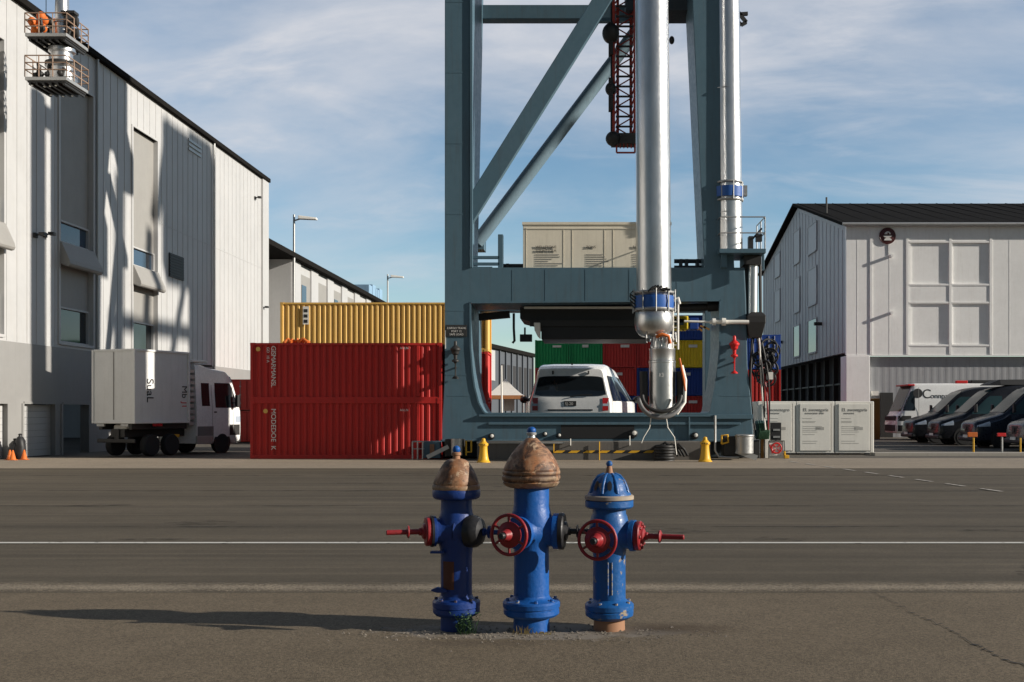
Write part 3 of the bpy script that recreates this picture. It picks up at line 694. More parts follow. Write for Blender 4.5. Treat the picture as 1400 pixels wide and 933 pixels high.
# front sill below the opening: shallow ledges, dark slot, bolts
s = MB(); s.box(cx(655), cx(1003), YC-.10, YC+.1, cz(570), cz(567)); s.box(cx(668), cx(1012), YC-.07, YC-.002, cz(581), cz(577.5)); s.box(cx(604), cx(1030), YC-.06, YC-.002, cz(604), cz(601))
s.box(cx(941), cx(943), YC-.09, YC-.002, cz(630), cz(568)); s.box(cx(975), cx(1029), YC-.12, YC-.002, cz(573), cz(567))
s.build('sill_ledge', M['crane'], crane, bevel=.008)
MB().box(cx(767), cx(867), YC-.03, YC-.002, cz(600), cz(579.5)).build('cable_slot', M['black'], crane)
for px, py, r in ((672,597,.10),(745,594,.08),(764,596,.08),(866,593,.13),(950,596,.11)):
    b = MB().lathe([(r,0),(r,.08),(r*.7,.12)], (cx(px), YC-.004, cz(py)), (0,-1,0), 16).build('bumper', M['black'], crane, 40)
    MB().lathe([(r*.55,.11),(r*.5,.17),(r*.2,.18)], (cx(px)+.02, YC-.004, cz(py)+.02), (0,-1,0), 14).build('bumper_cap', M['panelw'], b, 40)
# bogies
for x0, x1 in ((604,652),(972,1030)):
    MB().box(cx(x0)+.02, cx(x1)-.02, YC+.25, D1-.2, .05, cz(604)+.01).build('bogie', M['crane_dark'], crane, bevel=.02)
# legs above the portal beam
def leg(front, rear_y, name='leg'):
    (a0,a1),(b0,b1) = front                                   # px at the top, px at the bottom
    zt, zb = ZT, cz(367)
    ext = (ZT-cz(20))/(cz(20)-cz(345))
    t0, t1 = a0+(a0-b0)*ext, a1+(a1-b1)*ext
    m = MB(); rb, rt = rear_y
    vs = [(cx(b0),YC,zb),(cx(b1),YC,zb),(cx(b1),rb,zb),(cx(b0),rb,zb),(cx(t0),YC,zt),(cx(t1),YC,zt),(cx(t1),rt,zt),(cx(t0),rt,zt)]
    m.add(vs, [(3,2,1,0),(4,5,6,7),(0,1,5,4),(1,2,6,5),(2,3,7,6),(3,0,4,7)])
    return m.build(name, M['crane'], crane, bevel=.02)
lg = leg(((608,643),(608,642)), (36.6, 39.0))
f = MB(); f.box(cx(643), cx(646), YC-.05, YC+.12, cz(366), ZT); f.build('edge_strip', M['crane'], lg)
leg(((948,990),(963,1004)), (36.0, 36.4))
# braces
a, b = Vector((cx(628), YC+.55, cz(305))), Vector((cx(845), YC+.55, cz(-42)))
MB().beam(a, b, .54, .30, up=(0,1,0)).build('brace', M['crane'], crane, bevel=.015)
MB().tube((WX(652,38.1), 38.1, WZ(332,38.1)), (WX(905,38.1), 38.1, WZ(-4,38.1)), .225, n=28).build('brace', M['crane_sunlit'], crane, 40)
g = MB(); g.box(WX(650,38.9), WX(664,38.9), 38.2, 39.0, WZ(345,38.9), WZ(318,38.9)); g.build('gusset', M['crane'], crane)
MB().box(cx(640), cx(1000), 38.1, 38.6, WZ(30,38.4), WZ(11,38.4)).build('cross_beam', M['crane'], crane, bevel=.02)
MB().box(WX(855,36.), WX(985,36.), 35.6, 36.8, WZ(20,36.), WZ(-60,36.)).build('machinery_deck', M['crane_dark'], crane)
MB().box(cx(600), cx(1005), YC-.1, YC+1.2, ZT-.9, ZT+.3).build('cross_beam', M['crane'], crane, bevel=.02)
MB().box(cx(600), cx(1005), 38.0, 39.2, ZT-.9, ZT+.3).build('cross_beam', M['crane'], crane, bevel=.02)
MB().beam((WX(808,37.), 37.0, WZ(28,37.)), (WX(872,37.), 36.2, WZ(38,37.)), .12, .12).build('strut', M['crane'], crane)
m = MB()                                                                                     # hooked dark frame at the top right
for q in ((1010,-10,1028,12),(1010,-10,1012,30),(1028,12,1021,16),(1021,16,1012,8),(1000,2,1030,0)): m.beam((cx(q[0]),YC+1.2,cz(q[1])), (cx(q[2]),YC+1.2,cz(q[3])), .10, .12, up=(0,1,0))
m.build('hook_frame', M['dark'], crane)
m = MB().ball((cx(925), YC+1.9, cz(27)), .09, sz=1.5); m.build('floodlight', M['dark'], crane, 60)
# walkway on the portal beam: rails, small posts, pipes
def rail(pts, h, r=.022, mids=1, mat=None, name='railing', parent=None, step=1):
    m = MB(); mat = mat or M['crane']
    for a, b in zip(pts, pts[1:]):
        for k in range(mids+1):
            z = h*(k+1)/(mids+1); m.tube((a[0],a[1],a[2]+z),(b[0],b[1],b[2]+z), r, n=6)
        L = (Vector(b)-Vector(a)).length; n = max(1, round(L/step))
        for i in range(n+1):
            p = Vector(a).lerp(Vector(b), i/n); m.tube(p, p+Vector((0,0,h)), r, n=6)
    return m.build(name, mat, parent or crane, 40)
zb = cz(366)
p = MB(); p.box(cx(679), cx(686), YC+.5, YC+.75, zb, cz(317)); p.build('post', M['crane'], crane, bevel=.01)
p = MB()
for py in (347, 356): p.box(cx(645), cx(681), YC+.5, YC+.62, cz(py+4), cz(py))
p.box(cx(643), cx(672), YC+.3, YC+1., cz(368)+.01, cz(363)); p.build('step_ladder', M['crane'], crane, bevel=.006)
p = MB().tube((cx(686), YC+.8, cz(362)), (cx(714), YC+.8, cz(362)), .13, n=14); p.box(cx(690), cx(694), YC+.6, YC+1., cz(367), cz(357)); p.build('winch_drum', M['dark'], crane, 40)
p = MB()
for py in (352, 361): p.tube((cx(925), YC+.9, cz(py)), (cx(985), YC+.9, cz(py)), .07, n=10)
for px in (932, 940, 955): p.box(cx(px), cx(px+4), YC+.7, YC+1.05, cz(367), cz(350))
p.build('pipe_run', M['crane_dark'], crane, 40)
# upper right platform with second silver pipe
plat = MB(); plat.box(cx(981), cx(1044), YC-.45, YC+1.3, cz(349), cz(343)); plat.box(cx(985), cx(993), YC-.2, YC+.4, cz(367), cz(348.6)); plat.box(cx(1040), cx(1043), YC-.3, YC-.2, cz(372), cz(349))
plat = plat.build('platform', M['crane'], crane, bevel=.01)
zp = cz(343)
rail([(cx(978),YC+1.2,zp),(cx(983),YC-.4,zp),(cx(1043),YC-.4,zp),(cx(1043),YC+1.2,zp)], cz(300)-zp, .02, 1, M['galv'], parent=plat)
m = MB(); m.box(cx(1024), cx(1030), YC, YC+.3, zp, cz(323)); m.beam((cx(1028),YC+.1,cz(328)), (cx(1042),YC+.1,cz(312)), .06, .12, up=(0,1,0)); m.box(cx(1034), cx(1042), YC, YC+.2, cz(330), cz(320)); m.build('control_lever', M['dark'], plat)
Y2 = YC+.25
pipe2 = MB().tube((WX(998,Y2), Y2, zp), (WX(992,Y2), Y2, ZT+1), .395, .365, 48).build('vent_pipe', M['silver'], crane, 40)
MB().tube((WX(981,Y2)-.03, Y2-.12, zp), (WX(975,Y2)-.03, Y2-.12, ZT+1), .06, n=12).build('conduit', M['galv'], pipe2, 40)
zc = cz(262); xc = WX(996,Y2)
MB().lathe([(.41,-.15),(.47,-.16),(.48,.16),(.41,.15)], (xc, Y2, zc), n=40).build('clamp_band', M['blueband'], pipe2, 40)
m = MB()
for dz in (-.25, .30): m.torus((xc, Y2, zc+dz), (0,0,1), .43, .035, 36, 8)
for k in range(8):
    a = 2*math.pi*k/8+.2; m.tube((xc+.47*math.cos(a), Y2+.47*math.sin(a), zc-.25), (xc+.47*math.cos(a), Y2+.47*math.sin(a), zc+.30), .018, n=6)
m.box(xc+.42, xc+.56, Y2-.2, Y2, zc-.12, zc+.2)
m.build('clamp_ring', M['galv'], pipe2, 40)
for py in (120, 290):
    MB().torus((WX(993+(py-120)*.02, Y2), Y2, cz(py)), (0,0,1), .388, .012, 36, 6).build('weld_seam', M['silver'], pipe2, 60)
# small chute below that platform
ch = MB().tube((WX(1029,Y2), Y2, cz(352)), (WX(1028,Y2), Y2, cz(430)), .17, n=24).build('drop_pipe', M['silver'], crane, 40)
m = MB().tube((WX(1021,Y2), Y2+.1, cz(350)), (WX(1021,Y2), Y2+.1, cz(432)), .10, n=10); m.tube((WX(1039,Y2), Y2, cz(350)), (WX(1040,Y2), Y2, cz(440)), .05, n=8)
m.box(cx(1017), cx(1040), YC-.1, YC+.9, cz(362), cz(350)); m.build('conduit', M['dark'], ch, 40)
m = MB(); ring = lambda x0,x1,y0,y1,z: [(x0,y0,z),(x1,y0,z),(x1,y1,z),(x0,y1,z)]
m.loft([ring(cx(1024),cx(1041),YC-.05,YC+.45,cz(462)), ring(cx(1020),cx(1046),YC-.15,YC+.55,cz(441)), ring(cx(1021),cx(1046),YC-.15,YC+.55,cz(432)), ring(cx(1026),cx(1042),YC-.05,YC+.4,cz(427))])
m.build('hopper', M['dark'], ch, bevel=.02)
def cable(px0, py0, px1, py1, Y, sag, r, mat, parent, name='cable', wob=0):
    a, b = Vector(W(px0,py0,Y)), Vector(W(px1,py1,Y)); pts = []
    for i in range(15):
        t = i/14; q = a.lerp(b, t); q.x += math.sin(t*math.pi)*sag+wob*math.sin(t*9+px0); q.y += .1*math.sin(t*5+px1); pts.append(q)
    return MB().path(pts, r, 6).build(name, mat, parent, 60)
for px0, px1, sag, mt in ((1028,1029,-.08,'black'),(1031,1033,-.15,'black'),(1035,1046,.06,'black'),(1038,1050,.05,'hred'),(1040,1052,.10,'black'),(1037,1047,-.02,'panelw')):
    cable(px0, 460, px1, 588, YC+.1, sag, .026, M[mt], crane)
# tangled festoon of hoses hanging at the leg
m = MB()
for k in range(22):
    c0 = Vector(W(1047+random.uniform(-10,9), 497+random.uniform(-24,22), YC+.25)); rr = random.uniform(.08,.26)
    m.torus(c0+Vector((0, random.uniform(-.2,.2), 0)), (random.uniform(-.5,.5), 1, random.uniform(-.4,.4)), rr, .028, 18, 6)
for k in range(14):
    a = Vector(W(1030+random.uniform(0,32), 470+random.uniform(0,20), YC+.2)); b = Vector(W(1030+random.uniform(0,32), 505+random.uniform(0,18), YC+.3)); m.path([a, a.lerp(b,.5)+Vector((random.uniform(-.2,.2),0,-.1)), b], .022, 5)
m.build('hose_tangle', M['black'], crane, 60)
MB().box(cx(1049), cx(1057), YC, YC+.2, cz(519), cz(509)).build('junction_box', M['panelw'], crane)
# white conduit across the right leg, dark fittings in the opening
m = MB().tube((cx(935), YC-.12, cz(440)), (cx(970), YC-.12, cz(441)), .035, n=10); m.tube((cx(970), YC-.12, cz(441)), (cx(1023), YC-.12, cz(441)), .065, n=14); m.lathe([(.12,0),(.12,.12)], (cx(986),YC-.18,cz(441)), (1,0,0), 14); m.lathe([(.11,0),(.11,.1)], (cx(973),YC-.18,cz(441)), (1,0,0), 14)
m.build('cross_pipe', M['panelw'], crane, 40)
m = MB().tube((cx(930), YC+.6, cz(419)), (cx(985), YC+.6, cz(417)), .12, n=12); m.tube((cx(970), YC+.55, cz(417)), (cx(984), YC+.55, cz(416)), .17, n=12); m.build('cylinder', M['dark'], crane, 40)
# yellow and blue machine box hanging inside the opening
cabn = MB().box(cx(926), cx(953), YC+2.9, YC+3.8, cz(441), cz(421)).build('cabin', M['yellow_d'], crane, bevel=.03)
MB().box(cx(930), cx(946), YC+2.86, YC+2.895, cz(435), cz(426)).build('window', M['glass'], cabn)
MB().box(cx(955), cx(968), YC+2.9, YC+3.6, cz(441), cz(424)).build('cabin_box', M['blue_c'], cabn, bevel=.02)
m = MB()
for k in range(9): m.beam(W(922+k*5, 446+random.uniform(-2,2), YC+3.0), W(930+k*5, 451+random.uniform(-3,2), YC+3.0), .06, .10, up=(0,1,0))
m.build('cable_tray', M['wood'], cabn)
# dark hopper hanging under the portal beam
hp_ = MB().prism([[(cx(708),cz(416)),(cx(893),cz(416)),(cx(893),cz(461)),(cx(738),cz(461)),(cx(738),cz(446)),(cx(724),cz(436)),(cx(708),cz(432))]], YC+1.1, YC+3.4).build('hopper', M['black'], crane, bevel=.03)
m = MB().box(cx(714), cx(893), YC+1.0, YC+1.1, cz(418.2), cz(415.2)); m.build('lip', M['panelw'], hp_)
m = MB().box(cx(722), cx(893), YC+1.02, YC+1.1, cz(443), cz(434)); m.build('lip', M['dark'], hp_)
m = MB().loft([[(cx(728)+.0, YC+.9+.3*k, cz(438)) , (cx(737), YC+.9+.3*k, cz(438)), (cx(737), YC+.9+.3*k, cz(461)), (cx(733), YC+.9+.3*k, cz(457)), (cx(729), YC+.9+.3*k, cz(449))] for k in (0,1)]); m.build('chute_cheek', M['panelw'], hp_, bevel=.02)
m = MB().box(cx(707), cx(724), YC+1.4, YC+1.7, cz(463), cz(453)); m.tube((cx(714),YC+1.5,cz(453)), (cx(714),YC+1.5,cz(443)), .03, n=8); m.build('floodlight', M['black'], crane)
MB().path([(cx(699),YC+1.2,cz(424)),(cx(699),YC+1.2,cz(445)),(cx(700),YC+1.2,cz(463)),(cx(697),YC+1.2,cz(466))], .04, 8).build('cable', M['black'], crane, 60)
MB().beam((cx(648),YC+1.6,cz(428)), (cx(692),YC+1.6,cz(424)), .25, .22).build('cross_member', M['black'], crane)
# name plate and ornaments on the legs
pl = MB().box(cx(610), cx(638.5), YC-.03, YC-.003, cz(460.5), cz(444.5)).build('name_plate', M['plate'], crane, bevel=.004)
for t_, py in (('CARGO TRANS',450.2),('PORT 12',454.6),('SAFE LOAD',458.8)):
    text(t_, .085, (cx(624.2), YC-.034, cz(py)), (1,0,0), (0,0,1), M['inkw'], pl, align='CENTER', depth=.002)
MB().box(cx(608.6), cx(609.6), YC-.025, YC-.003, cz(477), cz(452)).build('marker_strip', M['panelw'], crane)
def valve_ornament(px, py, mat, parent, name):
    x = cx(px); y = YC-.16
    m = MB().lathe([(.03,.62),(.05,.58),(.05,.48),(.10,.44),(.16,.38),(.16,.34),(.12,.30),(.11,.22),(.06,.18),(.05,.06),(.11,.02),(.11,-.02),(.05,-.05),(.022,-.10),(.022,-.46),(.06,-.48),(.11,-.53),(.11,-.55),(.03,-.56)], (x, y, cz(py)), n=20)
    for z in (.30, -.2): m.tube((x, y, cz(py)+z), (x, YC, cz(py)+z), .03, n=8)
    m.build(name, mat, parent, 40)
valve_ornament(623.5, 494, M['dark'], crane, 'fire_bell'); valve_ornament(1003, 487, M['sred'], crane, 'alarm_horn')
ws = MB()
for z in (2.6, 4.6, 7.6, 9.8, 12.0, 14.2): ws.box(cx(609), cx(642), YC-.006, YC-.001, z, z+.03)
for px in (700, 745, 800, 860, 925): ws.box(cx(px), cx(px)+.03, YC-.006, YC-.001, cz(412), cz(369))
for z in (1.95,): ws.box(cx(612), cx(650), YC-.006, YC-.001, z, z+.03); ws.box(cx(985), cx(1026), YC-.006, YC-.001, z, z+.03)
ws.build('weld_seam', M['crane'], crane)
# equipment round the feet
m = MB().box(cx(612), cx(637), YC-.75, YC-.15, .1, cz(600)); m = m.build('winch_box', M['dark'], crane, bevel=.03)
MB().tube((cx(629), YC-.9, .15), (cx(629), YC-.9, cz(599)), .17, n=24).build('cylinder', M['galv'], m, 40)
MB().path([(cx(641),YC-.8,.15),(cx(641),YC-.8,cz(602)),(cx(648),YC-.8,cz(602)),(cx(648),YC-.8,.25),(cx(640),YC-.8,.25)], .03, 8).build('guard_hoop', M['yellow'], m, 60)
MB().beam((cx(590),YC-1.0,.10), (cx(618),YC-.9,.42), .07, .12).build('skid', M['galv'], m)
MB().box(cx(581), cx(604), YC-.35, YC-.02, .04, cz(603)).build('rail_guard', M['crane'], crane, bevel=.02)
MB().box(cx(590), cx(596), YC-.38, YC-.355, .1, cz(607)).build('rail_guard_slot', M['bare'], crane)
m = MB().box(cx(985), cx(1012), YC-.8, YC-.15, .12, cz(596)).build('winch_box', M['dark'], crane, bevel=.03)
m2 = MB().tube((cx(1012), YC-.9, .22), (cx(1012), YC-.9, cz(594)), .27, n=28); m2.torus((cx(1012), YC-.9, cz(595)), (0,0,1), .25, .04); m2.build('drum', M['galv'], m, 40)
MB().path([(cx(982),YC-.85,.5),(cx(982),YC-.85,cz(595)),(cx(990),YC-.85,cz(594)),(cx(991),YC-.85,.55),(cx(982),YC-.85,.5)], .03, 8).build('guard_hoop', M['yellow'], m, 60)
MB().path([(cx(973),YC-.9,cz(568)),(cx(973),YC-.9,.30),(cx(978),YC-.9,.10),(cx(1005),YC-.9,.08)], .035, 8).build('pipe_loop', M['galv'], m, 60)
MB().beam((cx(1000),YC-1.0,.30), (cx(1028),YC-1.0,.08), .08, .16).build('skid', M['galv'], m)
# rear portal: legs and beam
for x0, x1 in ((cx(608), WX(657,39.5)),(WX(962,39.5), cx(1022))):
    MB().box(x0, x1, 39.1, 39.9, 0, cz(366)).build('rear_leg', M['crane'], crane, bevel=.02)
MB().box(cx(608), cx(1022), 39.1, 39.9, cz(366)-.9, cz(366)).build('rear_beam', M['crane'], crane, bevel=.02)
for x in (cx(612), cx(1006)): MB().box(x, x+.35, D1+.01, 39.08, cz(378), cz(368)).build('side_beam', M['crane'], crane, bevel=.02)
# machinery house above the picture
mh = MB().box(-3.9, 4.3, 34.6, 38.6, ZT+.31, ZT+3.2).build('machinery_house', M['crane'], crane, bevel=.03)

# the big silver loading spout hanging before the portal
YP = 32.05
def qx(px): return WX(px, YP)
def qz(py): return WZ(py, YP)
spout = thing('loading_spout', 'fat silver telescopic loading pipe with blue clamp band hanging before the crane', 'loading pipe', (qx(893), YP, qz(575)))
xs = qx(894)
MB().tube((xs, YP, qz(402)), (qx(889), YP, ZT), 1.02*.5, .47, 64).build('outer_tube', M['silver'], spout, 40)
MB().box(xs-.4, xs+.5, YP-.2, YC+.3, ZT-.8, ZT-.3).build('hanger', M['crane'], spout)
bb = MB().lathe([(.50,-.02),(.515,.02),(.50,.06)], (xs, YP, qz(404)), n=48).build('seam', M['silver'], spout, 40)
MB().lathe([(.53,-.17),(.585,-.18),(.60,0),(.585,.18),(.53,.17)], (xs, YP, qz(414)), n=48).build('clamp_band', M['blueband'], spout, 40)
m = MB()
for py, rr in ((401,.565),(424,.57)): m.torus((xs, YP, qz(py)), (0,0,1), rr, .045, 48, 8)
for k in range(10):
    a = 2*math.pi*k/10+.35; r_ = .63; m.tube((xs+r_*math.cos(a), YP+r_*math.sin(a), qz(428)), (xs+r_*math.cos(a), YP+r_*math.sin(a), qz(397)), .02, n=6)
m.build('clamp_ring', M['galv'], spout, 40)
m = MB()
for k in range(7): m.tube((xs-.2+.08*k, YP-.55-.05*(k%2), qz(400+random.uniform(-2,2))), (xs-.05+.08*k, YP-.58, qz(396+random.uniform(-3,4))), .035, n=8)
m.build('actuator', M['dark'], spout, 40); m = MB()
for k in range(4): m.path([W(868+random.uniform(-8,0),398+k*6,YP-.2), W(862+random.uniform(-4,3),402+k*5,YP-.2), W(872,410+k*5,YP-.25)], .025, 6)
m.build('air_hose', M['dark'], spout, 40)
MB().lathe([(.50,qz(425)),(.545,qz(428)),(.575,qz(436)),(.575,qz(444)),(.53,qz(452)),(.44,qz(458)),(.33,qz(461)),(.2,qz(462))][::-1], (xs, YP, 0), n=56).build('bulb', M['silver'], spout, 40)
xi = qx(905.5)
it = MB().lathe([(.385,qz(568)),(.385,qz(497)),(.395,qz(496.5)),(.395,qz(494)),(.375,qz(493)),(.375,qz(480)),(.385,qz(479)),(.385,qz(477)),(.33,qz(476)),(.33,qz(458))], (xi, YP, 0), n=48).build('inner_tube', M['silver'], spout, 40)
text('13', .16, (xi-.06, YP-.392, qz(516)), (1,0,0), (0,0,1), M['inkw'], it, align='CENTER')
m = MB()
for k in range(10):
    x = qx(882+k*4.4); m.tube((x, YP-.42+.05*(k%3), qz(456+3*(k%3))), (x+random.uniform(-.04,.04), YP-.42, qz(470+random.uniform(-3,8))), .022, n=6)
m.build('actuator', M['galv'], spout, 40)
m = MB(); m.path([W(897,461,YP-.45), W(905,457,YP-.5), W(914,460,YP-.45), W(916,470,YP-.4)], .05, 8); m.build('hose', M['orange'], spout, 60)
m = MB()
for px in (920, 927): m.tube(W(px,415,YP-.1), W(px,478,YP-.1), .03, n=8)
for py in range(424, 478, 8): m.tube(W(920,py,YP-.1), W(927,py,YP-.1), .02, n=6)
m.path([W(916,418,YP-.2), W(921,410,YP-.1), W(927,408,YP-.1), W(929,416,YP-.1)], .05, 8)
m.build('ladder', M['panelw'], spout, 40)
for px, r_ in ((880,.12),(931,.14)): MB().tube(W(px,508,YP-.12), W(px+.5,552,YP-.12), r_, n=16).build('side_cylinder', M['dark'], spout, 40)
pts = [W(876+59*.5*(1-math.cos(t))-2, 545+26*math.sin(t), YP-.2-.25*math.sin(t)) for t in [math.pi*k/16 for k in range(17)]]
MB().path(pts, .065, 14).build('hose', M['dgalv'], spout, 60)
pts = [W(878+53*.5*(1-math.cos(t)), 541+22*math.sin(t), YP-.4-.2*math.sin(t)) for t in [math.pi*k/16 for k in range(17)]]
MB().path(pts, .06, 12).build('hose', M['dark'], spout, 60)
m = MB(); m.path([W(932,500,YP-.2), W(937,520,YP-.25), W(936,550,YP-.3), W(925,566,YP-.35)], .05, 8); m.build('hose', M['panelw'], spout, 60)
m = MB(); m.path([W(929,490,YP-.25), W(935,520,YP-.3), W(937,535,YP-.3)], .03, 8); m.build('hose', M['orange'], spout, 60)
for q in ([(890,572),(888,585),(880,598),(877,606)], [(911,572),(913,585),(922,598),(925,622)]):
    MB().path([W(a,b,YP-.3) for a,b in q], .014, 6).build('rope', M['panelw'], spout, 60)

# red lattice ladder mast hanging between the braces
YL = 35.6
lat = thing('lattice_mast', 'narrow red lattice mast hanging down from the crane beside the silver pipe', 'lattice mast', (WX(850,YL), YL, WZ(205,YL)))
m = MB(); xl = [WX(p_,YL) for p_ in (839,845,863,868)]; zt, z0 = 18.9, WZ(186,YL)
for x, yy in ((xl[0],0),(xl[1],.35),(xl[2],.35),(xl[3],0)): m.beam((x,YL+yy,z0), (x,YL+yy,zt), .09, .09)
m.build('chord', M['lred'], lat)
m = MB(); n = 26; dz = (zt-z0)/n; xa, xb = (xl[0]+xl[1])/2, (xl[2]+xl[3])/2
for i in range(n+1):
    z = z0+i*dz; m.beam((xa,YL+.1,z), (xb,YL+.1,z), .055, .055)
m.build('rung', M['dark'], lat)
m = MB()
for i in range(n):
    z = z0+i*dz; s_ = i % 2; m.tube((xa if s_ else xb, YL+.2, z), (xb if s_ else xa, YL+.2, z+dz), .022, n=6)
    m.tube((xl[0],YL,z), (xl[1],YL+.35,z+dz), .03, n=6); m.tube((xl[3],YL,z+dz), (xl[2],YL+.35,z), .025, n=6)
m.build('lacing', M['lred'], lat)
m = MB().box(WX(836,YL), WX(869,YL), YL-.1, YL+.5, WZ(197,YL), WZ(183,YL)); m.ball(W(838,190,YL-.05), .24); m.build('head_block', M['dark'], lat, 50)
m = MB(); pts = [W(843,197,YL), W(843,209,YL), W(868,209,YL), W(868,197,YL)]
for a, b in zip(pts, pts[1:]): m.tube(a, b, .03, n=6)
for px in (848,853,858,863): m.tube(W(px,197,YL), W(px,203,YL), .02, n=6)
m.build('hoop', M['lred'], lat, 40)
for py, r_ in ((46,.28),(122,.18)):
    m = MB().ball(W(835,py,YL), r_, sz=1.2); m.box(WX(832,YL), WX(838,YL), YL-.15, YL+.15, WZ(py+30,YL), WZ(py-14,YL)); m.build('pulley_block', M['dark'], lat, 50)
MB().tube(W(836,210-10,YL), W(836,-100,YL), .035, n=6).build('cable', M['black'], lat, 40)

# beige crate on the portal beam
YK = YC+.4
crate = thing('cargo_crate', 'big beige panelled crate with black print standing on the crane beam', 'crate', (WX(816,YK), YK, cz(366)+.001))
kx = lambda px: WX(px, YK); kz = lambda py: WZ(py, YK); zb = cz(366)+.004
MB().box(kx(715), kx(917), YK, YK+1.9, zb, kz(306)).build('box_body', M['beige'], crate, bevel=.015)
m = MB(); m.box(kx(714), kx(918), YK-.03, YK+1.93, kz(307.5), kz(304))
for px in (719, 770, 782, 826, 838, 880): m.box(kx(px), kx(px+.8), YK-.008, YK-.002, zb+.03, kz(312))
m.box(kx(719), kx(915), YK-.018, YK-.002, kz(313.5), kz(312))
m.build('panel_trim', M['beige'], crate)
for i, (t1, t2, px) in enumerate((('WELLSTONE','ZOUNTTOUR',732),('ZONS','',801),('ROLLE','',865))):
    text(t1, .115, (kx(px), YK-.021, kz(339.8)), (1,0,0), (0,0,1), M['ink'], crate)
    if t2: text(t2, .105, (kx(px), YK-.021, kz(344.8)), (1,0,0), (0,0,1), M['ink'], crate)
    g = MB()
    for k in range(6):
        yy = 348+k*3; g.box(kx(px), kx(px+random.uniform(16,38)), YK-.012, YK-.004, kz(yy+.9), kz(yy))
    g.build('small_print', M['inkg'], crate)

# low concrete plinth with hazard stripe below the crane
YQ = 33.25
pl = MB().box(WX(652,YQ), WX(972,YQ), YQ, YC+.3, 0, WZ(604,YQ)).build('concrete_plinth', M['concrete'], None, bevel=.02)
tag(pl, 'low dark concrete plinth with black and yellow stripe under the crane beam', 'plinth')
m = MB()
for k in range(8):
    a = 756+k*20.5; m.add([(WX(a,YQ),YQ-.006,WZ(619.5,YQ)),(WX(a+12,YQ),YQ-.006,WZ(619.5,YQ)),(WX(a+17,YQ),YQ-.006,WZ(616.2,YQ)),(WX(a+5,YQ),YQ-.006,WZ(616.2,YQ))],[(0,1,2,3)])
m.build('hazard_stripe', M['yellow'], pl)
MB().box(WX(752,YQ), WX(925,YQ), YQ-.004, YQ-.001, WZ(620,YQ), WZ(615.8,YQ)).build('stripe_ground', M['black'], pl)
MB().box(WX(652,YQ), WX(772,YQ), YQ-.05, YQ-.002, WZ(606.5,YQ), WZ(604.5,YQ)).build('edge_rail', M['galv'], pl)
for i, (px, a, b, lab) in enumerate(((757,607,618,'shortest yellow peg before the plinth, beside the tall hydrant'),(780,600,609,'thin pale peg on the plinth edge under the dark slot'),(819.5,604,631,'tall thin yellow rod standing before the plinth'),(861,596,609,'thin pale peg under the dark bumper on the crane sill'))):
    m = MB().tube(W(px,b,YQ-.08), W(px,a,YQ-.08), .015, n=8)
    m.tube(W(px,b,YQ-.08), W(px,b,YQ+.01), .015, n=6)
    tag(m.build('marker_rod', M['yellow'] if i in (0,2) else M['panelw'], None, 40), lab, 'rod', 'marker rods at the plinth')
m = MB(); c0 = Vector(W(908,620,YQ-.35))
for k in range(6): m.torus(c0+Vector((0,0,-.22+.085*k)), (0,0,1), .27+.02*math.sin(k*2.1), .05, 28, 8)
for k in range(8): a = Vector(W(890+k*4.5, 611+random.uniform(-2,5), YQ-.35)); m.path([a, a+Vector((.12,-.1,.1)), a+Vector((.3,.0,-.05)), a+Vector((.4,-.1,-.25))], .04, 6)
tag(m.build('hose_coil', M['dark'], None, 60), 'heap of coiled dark hose lying before the plinth', 'hose')
def bollard(px, py0, py1, label):
    Y = GY(py0); s_ = (py0-py1)*Y/1500/.95; t = thing('yellow_bollard', label, 'bollard', (WX(px,Y), Y, .012), 0, 'yellow bollards at the crane feet')
    p_ = [(.27,0),(.27,.025),(.235,.05),(.205,.12),(.18,.25),(.16,.42),(.15,.58),(.155,.64),(.185,.66),(.19,.70),(.185,.745),(.15,.76),(.12,.80),(.085,.83),(.08,.88),(.07,.93),(.03,.95)]
    MB().lathe([(r*s_, h*s_) for r, h in p_], n=32).build('body', M['yellow'], t, 35, world=False)
    m = MB()
    for a in (-100, -70, -130): m.lathe([(.022*s_,.145*s_),(.022*s_,.20*s_)], (0,0,.70*s_), (math.cos(R(a)), math.sin(R(a)), 0), 8)
    m.build('bolt', M['dark'], t, 40, world=False)
bollard(661, 633, 600, 'yellow cast bollard at the left foot of the crane'); bollard(964, 632, 598, 'yellow cast bollard at the right foot of the crane')
# blue-grey hand rail in front of the red stack
YH = 33.6; m = MB()
for px in (564,571,578): m.tube((WX(px,YH),YH,.012), (WX(px,YH),YH,WZ(604,YH)), .025, n=8)
m.tube((WX(564,YH),YH,WZ(604,YH)), (WX(580,YH),YH,WZ(604,YH)), .025, n=8); m.tube((WX(564,YH),YH,WZ(614,YH)), (WX(580,YH),YH,WZ(614,YH)), .015, n=8)
tag(m.build('hand_rail', M['galv'], None, 40), 'short grey hand rail before the red container and the crane foot', 'railing')

